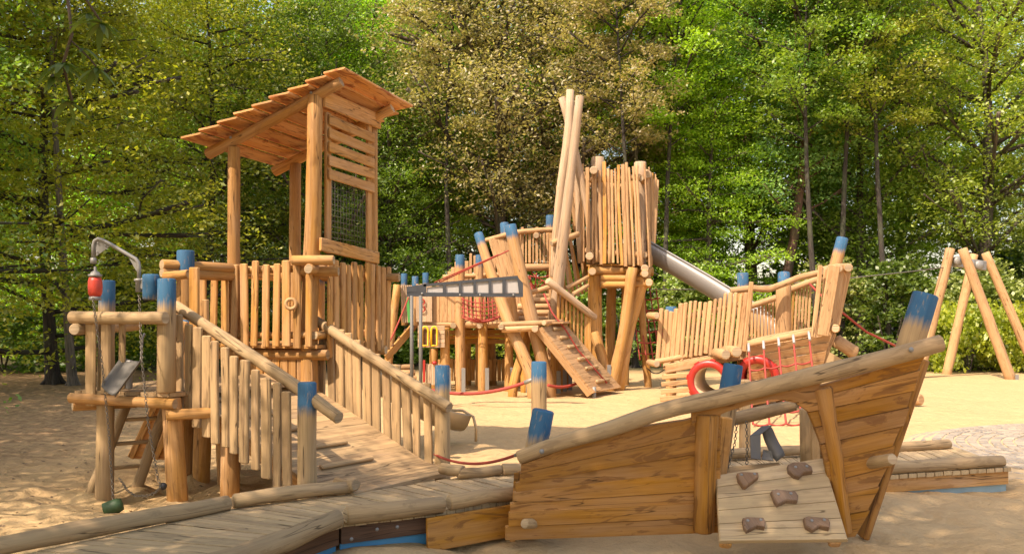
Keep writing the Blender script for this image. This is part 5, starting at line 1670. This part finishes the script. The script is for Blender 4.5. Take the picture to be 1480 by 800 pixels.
    # bridge railing above, behind
    br = thing('high_bridge', 'high picket railed bridge behind the leaning logs', 'bridge', P(775, 392, 20.5))
    Lg(br, (742, 336, 20.4), (806, 332, 20.6), .06, 'light_wood', 'top_rail', bend=.02); Lg(br, (747, 387, 20.3), (800, 386, 20.5), .08, 'light_wood', 'floor_log')
    for i in range(10):
        px = 750 + i * 5.2; Plank('picket', br, P(px, 328 if i in (1, 5) else 337, 20.5), P(px, 380, 20.5), .045 + .02 * (i % 2), .03, XV, 'light_wood', ch=.3)
    mb = MB(); mb.quad(P(748, 384, 20.3), P(800, 384, 20.5), P(802, 381, 21.6), P(752, 381, 21.4), .04, V((0, 0, -1))); build('bridge_floor', mb, M['light_wood'], br)
    Log('post', br, [P(795, 311, 20.8), P(797, 470, 20.8), ft(797, 20.8)], [.10, .10, .11], 'light_blue')
    Log('post', br, [P(750, 336, 20.7), ft(752, 20.7)], [.09, .10], 'light_wood')
    Plank('picket', br, P(799, 345, 20.2), P(798, 455, 20.2), .16, .05, XV, 'light_wood')
    Lg(br, (775, 340, 20.2), (776, 340, 21), .07, 'light_wood', 'rail_end')
    # tangled red rope crossing below the bridge
    net = thing('rope_net', 'tangle of red ropes below the high bridge', 'net', P(775, 410, 20.3)); mb = MB(); rnd = random.Random(8)
    for i in range(13):
        a = P(rnd.uniform(763, 796), rnd.uniform(391, 420), 20.2); b = P(rnd.uniform(763, 796), rnd.uniform(391, 420), 20.4); mb.pipe(sag(a, b, .05, 6), .014, 5)
    build('net_mesh', mb, M['red'], net)


climbing_frame()


def pole_bundle():
    rt = thing('crossed_poles', 'bundle of tall pale peeled poles crossing like a tipi', 'poles', ft(812, 19.2, 0))
    for pts, r in (([(838, 139, 18.9), (826, 235, 18.9), (812, 350, 18.9), (800, 465, 19.0)], (.088, .095, .12, .13)),
                   ([(824, 130, 19.3), (822, 190, 19.3), (812, 260, 19.3), (803, 340, 19.4), (801, 400, 19.4)], (.085, .10, .10, .09, .09)),
                   ([(812, 141, 19.6), (822, 175, 19.6), (835, 232, 19.6), (850, 300, 19.6), (862, 380, 19.6)], (.08, .085, .09, .09, .09)),
                   ([(819, 143, 19.9), (826, 200, 19.9), (834, 260, 19.9), (840, 380, 19.9)], (.07, .075, .08, .08))):
        Log('pole', rt, [P(*q) for q in pts], list(r), 'pale_wood', seg=14, sub=10, wob=.06, bend=.02)
    # thin leaning boards between the poles and the tower
    for i in range(9):
        Plank('thin_board', rt, P(806 + i * 3.2, 330 - i * 7 + 40 * (i % 2), 19.5 + .1 * i), P(812 + i * 6, 440 - 3 * i, 19.5 + .1 * i), .065, .03, XV, 'gold_wood' if i % 2 else 'light_wood', subs=2, warp=.03)
    for a, b in (((806, 268, 19.8), (806, 350, 19.8)), ((810, 275, 20.0), (811, 340, 20.0))):
        Lg(rt, a, b, .035, 'light_wood', 'thin_pole', 8)
    Lg(rt, (797, 352, 19.2), (836, 338, 19.6), .065, 'light_wood', 'cross_log')
    Lg(rt, (818, 416, 19.0), (850, 400, 19.3), .045, 'light_wood', 'cross_log'); Lg(rt, (828, 425, 19.0), (850, 412, 19.3), .045, 'light_wood', 'cross_log')


pole_bundle()


def slat_tower():
    rt = thing('slatted_tower', 'tall tower cabin of upright slats on splayed golden log legs', 'slatted tower', ft(890, 20.3, 0))
    # plan corners of the cabin: front left, front right, back right, back left
    FL = lambda z, px, py, Y: P(px, py, Y)
    fb, ft_ = (P(850, 378, 19.6), P(932, 386, 19.2)), (P(850, 244, 19.5), P(925, 238, 19.1))
    lb, lt = (P(846, 380, 20.8), P(850, 378, 19.6)), (P(827, 246, 20.9), P(850, 240, 19.5))
    rb, rt_ = (P(932, 386, 19.2), P(938, 378, 20.7)), (P(925, 240, 19.1), P(946, 262, 20.9))

    def wall(name, b, t, n, w_, lb_):
        o = Log(name, rt, [b[0].lerp(t[0], .12), b[1].lerp(t[1], .12)], .07, 'light_wood', seg=10, label=lb_)
        Log('upper_rail', o, [b[0].lerp(t[0], .88), b[1].lerp(t[1], .88)], .07, 'light_wood', seg=10)
        for i in range(n):
            f = (i + .5) / n; B = b[0].lerp(b[1], f + random.uniform(-.15, .15) / n); T_ = t[0].lerp(t[1], f + random.uniform(-.3, .3) / n)
            B.z += random.uniform(-.05, .03); T_.z += random.uniform(-.10, .12)
            dd = (b[1] - b[0]); nn = V((-dd.y, dd.x, 0)).normalized(); nn = -nn if nn.y > 0 else nn
            if name == 'side_wall':
                nn = V((1, -.2, 0)).normalized() * (1 if b[0].x > .2 * 13 and 'right' in lb_ else -1)
            B = B + nn * .09; T_ = T_ + nn * .09
            if random.random() < .25:
                Log('slat', o, [T_, B], [w_ * .36, w_ * .45], 'light_wood', seg=8, wob=.1, bend=.02)
            else:
                Plank('slat', o, T_, B, w_ * .8 * random.uniform(.6, 1.25), .035, dd, 'light_wood' if random.random() < .75 else 'gold_wood', subs=3, warp=.035, endround=.2)
    wall('front_wall', fb, ft_, 14, .088, 'front wall of upright slats')
    wall('side_wall', lb, lt, 9, .09, 'left wall of slats, leaning outward')
    wall('side_wall', rb, rt_, 10, .09, 'right wall of slats, leaning outward')
    bk = (P(848, 380, 20.9), P(938, 380, 20.9)); bt = (P(835, 250, 20.9), P(944, 258, 20.9))
    wall('back_wall', bk, bt, 9, .09, 'back wall of slats seen through the gaps')
    for (x0, y0, x1, y1, yy) in ((858, 246, 862, 244, 19.2), (936, 252, 942, 250, 19.4), (852, 370, 858, 370, 19.2), (932, 388, 938, 384, 19.2)):
        Lg(rt, (x0, y0, yy - .15), (x0 + 1, y0, yy + 1.7), .085, 'pale_wood', 'corner_log', 12)
    deck('floor', rt, [(P(848, 0, 19.6).x, 19.6), (P(933, 0, 19.3).x, 19.3), (P(938, 0, 20.8).x, 20.8), (P(846, 0, 20.8).x, 20.8)], (1, 0), 2.72, .13, 'gold_wood')
    # posts and splayed legs
    Log('post', rt, [P(864, 227, 19.9), P(862, 385, 19.9)], [.14, .15], 'pale_wood', seg=14)
    Log('post', rt, [P(925, 234, 19.6), P(926, 385, 19.6)], [.13, .13], 'pale_wood', seg=14)
    for pts, r in (([(860, 384, 19.7), (861, 470, 19.7), (868, 545, 19.7)], .165), ([(858, 480, 19.5), (872, 520, 19.4), (880, 558, 19.4)], .12),
                   ([(934, 386, 19.5), (912, 470, 19.5), (893, 557, 19.5)], .14), ([(914, 386, 19.3), (900, 480, 19.3), (882, 556, 19.3)], .13),
                   ([(884, 400, 20.9), (882, 470, 20.9), (880, 540, 20.9)], .12), ([(928, 410, 19.9), (918, 480, 20), (937, 553, 20.2)], .0),
                   ([(926, 415, 20.4), (938, 553, 20.4)], .085), ([(905, 400, 20.9), (903, 540, 20.9)], .10)):
        if r:
            q = [P(*x) for x in pts]; e = q[-1].copy(); e.z = -.1; q = q[:-1] + [e]
            Log('leg', rt, q, [r * .92] * (len(q) - 1) + [r], 'gold_wood', seg=14, bend=.03, wob=.06)
    steel_foot(rt, 876, 19.3, .6)
    for x0, x1, y, yy, r in ((852, 944, 391, 19.5, .09), (868, 940, 402, 19.4, .07), (868, 940, 411, 19.4, .08), (866, 944, 393, 20.6, .09), (868, 940, 407, 20.6, .08)):
        Lg(rt, (x0, y, yy), (x1, y, yy + .05), r, 'gold_wood', 'beam')
    for x, y in ((932, 395), (938, 408), (856, 392)):
        Lg(rt, (x, y, 19.0), (x + 1, y, 20.9), .085, 'gold_wood', 'beam')
    # dark rope ends and net at the right leg
    net = thing('rope_net', 'red climbing net hanging at the right legs of the slatted tower', 'net', P(935, 480, 20.6)); mb = MB()
    for i in range(5):
        mb.pipe(sag(P(912 + i * 9, 416, 20.8), P(925 + i * 10, 520 + 3 * i, 20.0), .05, 8), .016, 5)
    for j in range(6):
        mb.pipe(sag(P(913 + j * 2, 430 + j * 16, 20.7 - j * .1), P(954 + j * 2, 430 + j * 15, 20.7 - j * .1), .05, 8), .016, 5)
    build('net_mesh', mb, M['red'], net)
    mb = MB(); mb.pipe(sag(P(936, 532, 20.2), P(963, 530, 18.2), .12), .014, 6); tag(build('ground_rope', mb, M['black']), 'dark slack rope low between tower leg and ship', 'rope')
    # steel slide
    sl_ = thing('steel_slide', 'stainless half round slide running down right from the slatted tower', 'slide', ft(1000, 19.4, 0))
    path = [P(928, 350, 20.1), P(944, 359, 20.1), P(970, 374, 19.9), P(996, 389, 19.7), P(1028, 408, 19.4), P(1065, 431, 19.0), P(1100, 454, 18.6), P(1130, 484, 18.3), P(1150, 509, 18.0), P(1170, 535, 17.8), P(1190, 543, 17.7)]
    mb = MB(); rings = []; uvr = []; lo = MB()
    sd0 = V((0, 1, 0)); rims = ([], [])
    for i, p in enumerate(path):
        a, b = path[max(0, i - 1)], path[min(len(path) - 1, i + 1)]; tg = (b - a).normalized()
        sd = (sd0 - tg * sd0.dot(tg)).normalized(); up = sd.cross(tg) if sd.cross(tg).z > 0 else -sd.cross(tg)
        rr = .30; ring = []
        arc = [math.radians(x) for x in range(-100, 101, 20)]
        for an in arc:
            ring.append(p + sd * rr * math.sin(an) - up * rr * math.cos(an))
        for an in arc[::-1]:
            ring.append(p + sd * (rr - .012) * math.sin(an) - up * (rr - .012) * math.cos(an))
        rings.append(ring); uvr.append((i * .3, [j * .05 for j in range(len(ring) + 1)]))
        rims[0].append(ring[0]); rims[1].append(ring[len(arc) - 1])
    mb.rings(rings, uvr, True); build('slide_trough', mb, M['shiny'], sl_)
    for rm, nm in zip(rims, ('near', 'far')):
        mb = MB(); mb.pipe(rm, .022, 6); build('slide_rim', mb, M['steel'], sl_)
    for i in (3, 4, 5, 6):
        p = path[i]; mb = MB(); mb.torus(p, (path[i + 1] - path[i]), .303, .009, 18, 5, math.pi * .95, math.pi * 2.05, e1=V((0, 1, 0))); build('slide_seam', mb, M['steel'], sl_)
    Log('support_post', sl_, [P(1100, 470, 18.6), ft(1100, 18.6)], [.07, .08], 'gold_wood')


slat_tower()


# ================================================================== SHIP AT THE RIGHT
def ship():
    rt = thing('wooden_play_ship', 'light wooden play ship with picket sides, board hull and raised bow at right', 'play ship', ft(1080, 16, 0))
    LW = 'light_wood'
    q = lambda cx, cy, Y: P(930 + cx / 2.667, 320 + cy / 2.667, Y)
    # long picket side
    A0, A1, B0, B1 = q(62, 552, 15.9), q(400, 485, 15.3), q(62, 345, 15.9), q(400, 262, 15.3)
    side = Log('picket_side', rt, [B0.lerp(A0, .22) + V((0, .08, 0)), B1.lerp(A1, .22) + V((0, .08, 0))], .05, LW, seg=10, label='long near side of tall pickets')
    Log('lower_rail', side, [B0.lerp(A0, .85) + V((0, .08, 0)), B1.lerp(A1, .85) + V((0, .08, 0))], .05, LW, seg=10)
    n = 19
    for i in range(n):
        f = i / (n - 1); b = A0.lerp(A1, f) + V((-.035, 0, 0)); t = B0.lerp(B1, f) + V((.04 + .03 * f, 0, random.uniform(-.06, .06)))
        b.z += random.uniform(-.03, .03)
        Plank('picket', side, t, b, .076 * random.uniform(.75, 1.1), .045, A1 - A0, LW, subs=2, warp=.015, endround=.15, ch=.3)
    Plank('picket', side, q(416, 232, 15.1), q(388, 500, 15.2), .07, .05, XV, LW)
    # far long side, low
    A2, A3 = q(380, 455, 17.2), q(625, 430, 16.9)
    far = Log('far_side', rt, [q(400, 330, 17.3), q(520, 290, 17.1), q(560, 262, 17.0), q(690, 215, 16.8)], .06, LW, seg=12, label='far side railing with wavy top log', bend=.02)
    for i in range(9):
        cx = 405 + i * 13.5; Plank('picket', far, q(cx, 345 - i * 5, 17.3), q(cx - 2, 455, 17.3), .046, .035, XV, LW)
    for i in range(7):
        cx = 560 + i * 13; Plank('picket', far, q(cx + 6, 270 - i * 4, 17.0), q(cx - 4, 440, 17.0), .042, .035, XV, 'gold_wood' if i < 2 else LW)
    Log('top_rail', rt, [q(335, 268, 15.6), q(420, 256, 15.6), q(480, 262, 15.6), q(540, 240, 15.6), q(600, 215, 15.6), q(690, 195, 15.6), q(745, 178, 15.6)], .055, LW, seg=12, sub=14)
    # posts
    for pts, r, mt, lb in (([(383, 197, 16.0), (383, 480, 16.0)], .10, 'light_blue', 'blue topped post behind the picket side'),
                           ([(542, 196, 16.4), (540, 440, 16.2)], .11, 'light_blue', 'blue topped post amidships of the ship'),
                           ([(540, 238, 15.9), (540, 435, 15.9)], .13, LW, None),
                           ([(106, 327, 17.2), (106, 560, 17.2)], .10, 'light_blue', 'low blue topped post at the stern of the ship'),
                           ([(768, 62, 15.9), (735, 190, 15.9), (690, 420, 15.9), (660, 640, 16.0)], .105, 'light_blue', 'tall leaning blue topped post at the bow of the ship')):
        qq = [q(*x) for x in pts]; e = qq[-1].copy()
        if e.z > -.05:
            qq.append(V((e.x, e.y, -.1)))
        Log('post', rt, qq, r, mt, seg=14, label=lb)
    # deck floor
    a, b, c, d_ = q(75, 560, 15.9), q(650, 445, 15.2), q(650, 430, 17.1), q(75, 540, 17.4)
    mb = MB(); n = 16
    for i in range(n):
        f0, f1 = (i + .03) / n, (i + .97) / n
        mb.quad(a.lerp(b, f0), a.lerp(b, f1), d_.lerp(c, f1), d_.lerp(c, f0), .04, V((0, 0, -1)))
    build('deck_floor', mb, M[LW], rt)
    # log ends and rails along the floor
    for x0, y0, x1, y1, yy, r in ((400, 472, 648, 428, 15.15, .06), (45, 540, 400, 478, 15.75, .05)):
        Log('floor_rail', rt, [q(x0, y0, yy), q(x1, y1, yy)], r, LW, seg=12)
    Plank('floor_edge', rt, q(410, 458, 15.3), q(655, 412, 15.3), .05, .2, V((0, 0, 1)), 'grey_wood')
    for cx, cy, yy, r in ((360, 502, 15.0, .10), (318, 512, 15.0, .09), (52, 362, 15.7, .06), (52, 548, 15.7, .06)):
        Log('log_end', rt, [q(cx, cy, yy - .12), q(cx, cy, yy) + V((-.06, .5, 0))], r, LW, seg=14, chamfer=.2)
    # hull planks, right part
    mb = MB(); k = 0
    Lx = [408, 408, 405, 402, 400, 400, 400, 402]; Ly = [486, 520, 552, 585, 618, 648, 680, 712]
    Rx = [722, 716, 706, 698, 690, 680, 668, 655]; Ry = [438, 468, 500, 535, 568, 600, 632, 668]
    for i in range(7):
        mb.quad(q(Lx[i + 1], Ly[i + 1] - 2, 15.24), q(Rx[i + 1], Ry[i + 1] - 2, 15.12), q(Rx[i], Ry[i], 15.06), q(Lx[i], Ly[i], 15.18), .04, V((0, 1, 0)))
    o = build('hull_boards', mb, M['light_wood'], rt); o['label'] = 'board hull behind the rope net'
    mb = MB()
    for i in range(4):
        y0 = 585 + i * 28
        mb.plank(q(72 - i * 3, y0 + 14, 15.7), q(200 + i * 4, y0 + 2, 15.6), .085, .05, V((0, 0, 1)))
    for i in range(2):
        mb.plank(q(85, 560 + i * 14, 15.75), q(420, 500 + i * 14, 15.4), .09, .05, V((0, 0, 1)))
    mb.plank(q(118, 560, 15.85), q(118, 712, 15.85), .06, .06, XV)
    build('stern_boards', mb, M[LW], rt)
    # bow fan
    fan = Log('bow_rail', rt, [q(690, 190, 15.2), q(745, 178, 15.25), q(792, 176, 15.8)], .07, LW, seg=12)
    for (tx, ty, bx, by, w_, yy) in ((735, 168, 688, 440, .20, 15.0), (757, 175, 715, 425, .17, 15.1), (775, 182, 735, 415, .12, 15.3), (788, 195, 750, 400, .08, 15.6), (681, 168, 655, 448, .075, 14.95), (702, 180, 680, 430, .06, 15.1), (755, 260, 700, 540, .06, 15.5), (738, 430, 690, 560, .06, 15.3)):
        Plank('bow_board', fan, q(tx, ty, yy), q(bx, by, yy), w_, .045, XV, LW, subs=3, warp=.02, ch=.3)
    for cx, cy in ((790, 178), (740, 412), (752, 180)):
        Log('log_end', fan, [q(cx, cy, 15.0), q(cx - 10, cy, 15.9)], .075, LW, seg=12, chamfer=.2)
    for a, b, r in (((735, 455, 15.6), (820, 510, 15.6), .12), ((720, 490, 15.4), (800, 545, 15.5), .0)):
        if r:
            Log('bow_log', rt, [q(*a), q(*b)], r, LW, seg=14, wob=.12, chamfer=.5)
    mb = MB(); mb.prism([q(705, 495, 15.7), q(775, 535, 15.7), q(760, 550, 15.7), q(705, 550, 15.7)], V((0, 1, 0)), .05); build('bow_plate', mb, M['tan'], rt)
    # stub block by the blue post
    # tunnels
    for cx, cy, rx, yy, lb in ((253, 617, .335, 15.2, 'left red ringed tunnel with cream tube'), (440, 600, .33, 15.15, 'right red ringed tunnel with red inside')):
        c = q(cx, cy, yy); ax = V((.42, .90, .06)).normalized()
        mb = MB(); mb.lathe(c, ax, [(-.03, rx - .085), (-.055, rx - .07), (-.055, rx + .02), (-.02, rx + .035), (.05, rx + .035), (.06, rx - .02), (.05, rx - .085), (-.03, rx - .085)], 32)
        rg = build('tunnel_ring', mb, M['redp'], rt); rg['label'] = lb
        for k in range(8):
            an = k * math.pi / 4 + .2; e1 = ax.cross(V((0, 0, 1))).normalized(); e2 = ax.cross(e1)
            pp = c + (e1 * math.cos(an) + e2 * math.sin(an)) * (rx + .035)
            mb = MB(); mb.plank(pp - ax * .035, pp + ax * .045, .09, .035, (e1 * -math.sin(an) + e2 * math.cos(an))); build('ring_clamp', mb, M['redp'], rg)
        mb = MB(); L_t = .75
        mb.lathe(c, ax, [(-.02, rx - .08), (L_t, rx - .08), (L_t, rx - .095), (-.02, rx - .095), (-.02, rx - .08)], 28)
        build('tunnel_tube', mb, M['cream'] if cx < 300 else M['redp'], rg)
    # rope ladder net from the floor rail to the sand
    net = thing('rope_net', 'pink red rope net sloping down from the ship to the sand', 'net', q(500, 780, 13.6))
    tops = [(405, 475), (462, 465), (520, 453), (577, 442), (637, 430)]
    bots = [(372, 800, 12.6), (432, 800, 12.7), (492, 790, 12.8), (550, 790, 12.9), (612, 780, 13.0)]
    P0 = [q(x, y, 15.0) for x, y in tops]; P1 = []
    for (x, y, yy), t in zip(bots, P0):
        b = q(x, y, yy); b = V((t.x - .42, 13.15 + (t.x - P0[0].x) * .1, .02)); P1.append(b)
    mb = MB()
    for a, b in zip(P0, P1):
        mb.pipe(sag(a, b, .06, 10), .016, 6)
    for f in (.30, .48, .66, .84, 1.0):
        pts = [a.lerp(b, f) - V((0, 0, .06 * 4 * f * (1 - f))) for a, b in zip(P0, P1)]
        pp = []
        for i in range(4):
            pp += sag(pts[i], pts[i + 1], .03, 5)[:-1]
        mb.pipe(pp + [pts[-1]], .016, 6)
    build('net_mesh', mb, M['red'], net)
    for p in P0:
        mb = MB(); mb.pipe([p + V((0, -.0, .02)), p.lerp(P1[0] + (p - P0[0]), .10)], .022, 8); build('rope_sleeve', mb, M['white'], net)
    mb = MB(); mb.pipe([q(640, 240, 16.6), q(690, 290, 15.9), q(760, 345, 16.0), q(860, 425, 16.5), q(970, 478, 17.0), q(1010, 500, 17.2)], .022, 6)
    tag(build('bow_rope', mb, M['red']), 'thick red rope running down right from the ship bow', 'rope')
    # short post with log end right of the ship's bow
    tag(build('log_stub', (lambda m: (m.log([P(1296, 578, 16.3), P(1332, 577, 15.9)], [.095, .10], 14, chamfer=.2), m)[1])(MB()), M[LW]), 'short log lying on the sand, poking out behind the foreground bow', 'log')
    tag(build('grey_block', (lambda m: (m.plank(P(1077, 548, 9.0), ft(1076, 9.0), .10, .09, XV), m)[1])(MB()), M['grey_wood']), 'square grey stub post beside the leaning blue topped post amidships', 'post')


ship()


# ================================================================== CABLEWAY FRAME
def cableway():
    rt = thing('cableway_support', 'frame of four splayed log legs holding the cableway at right', 'cableway frame', ft(1400, 23.5, 0))
    for a, b, r in (((1374, 359, 23.2), (1326, 23.2), .125), ((1391, 359, 22.9), (1463, 22.7), .125), ((1408, 367, 24.6), (1367, 24.8), .115), ((1424, 365, 24.4), (1502, 24.3), .115)):
        Log('leg', rt, [P(*a), ft(b[0], b[1], -.1)], [r * .95, r * 1.08], 'light_wood', seg=16, wob=.05)
    mb = MB(); mb.plank(P(1377, 378, 23.4), P(1424, 384, 24.1), .26, .10, ZV, ch=.2); build('head_plate', mb, M['steel'], rt)
    for px, py in ((1384, 377), (1402, 381), (1414, 383)):
        mb = MB(); mb.lathe(P(px, py, 23.2), V((0, -1, 0)), [(-.05, .12), (.06, .12), (.09, .08), (.10, .001)], 16); build('sheave_cover', mb, M['steel'], rt)
    for px, yy in ((1463, 22.65),):
        steel_foot(rt, px, yy, .18, .08)
    c = MB(); c.pipe([P(1374, 385, 23.3), P(1300, 394, 22.2), P(1224, 402, 21.2), P(1100, 413, 20.9), P(1010, 418, 21.5), P(938, 418, 22.4)], .014, 5)
    tag(build('cableway_cable', c, M['wire']), 'thin steel cable strung from the frame across behind the ship', 'cable')


cableway()
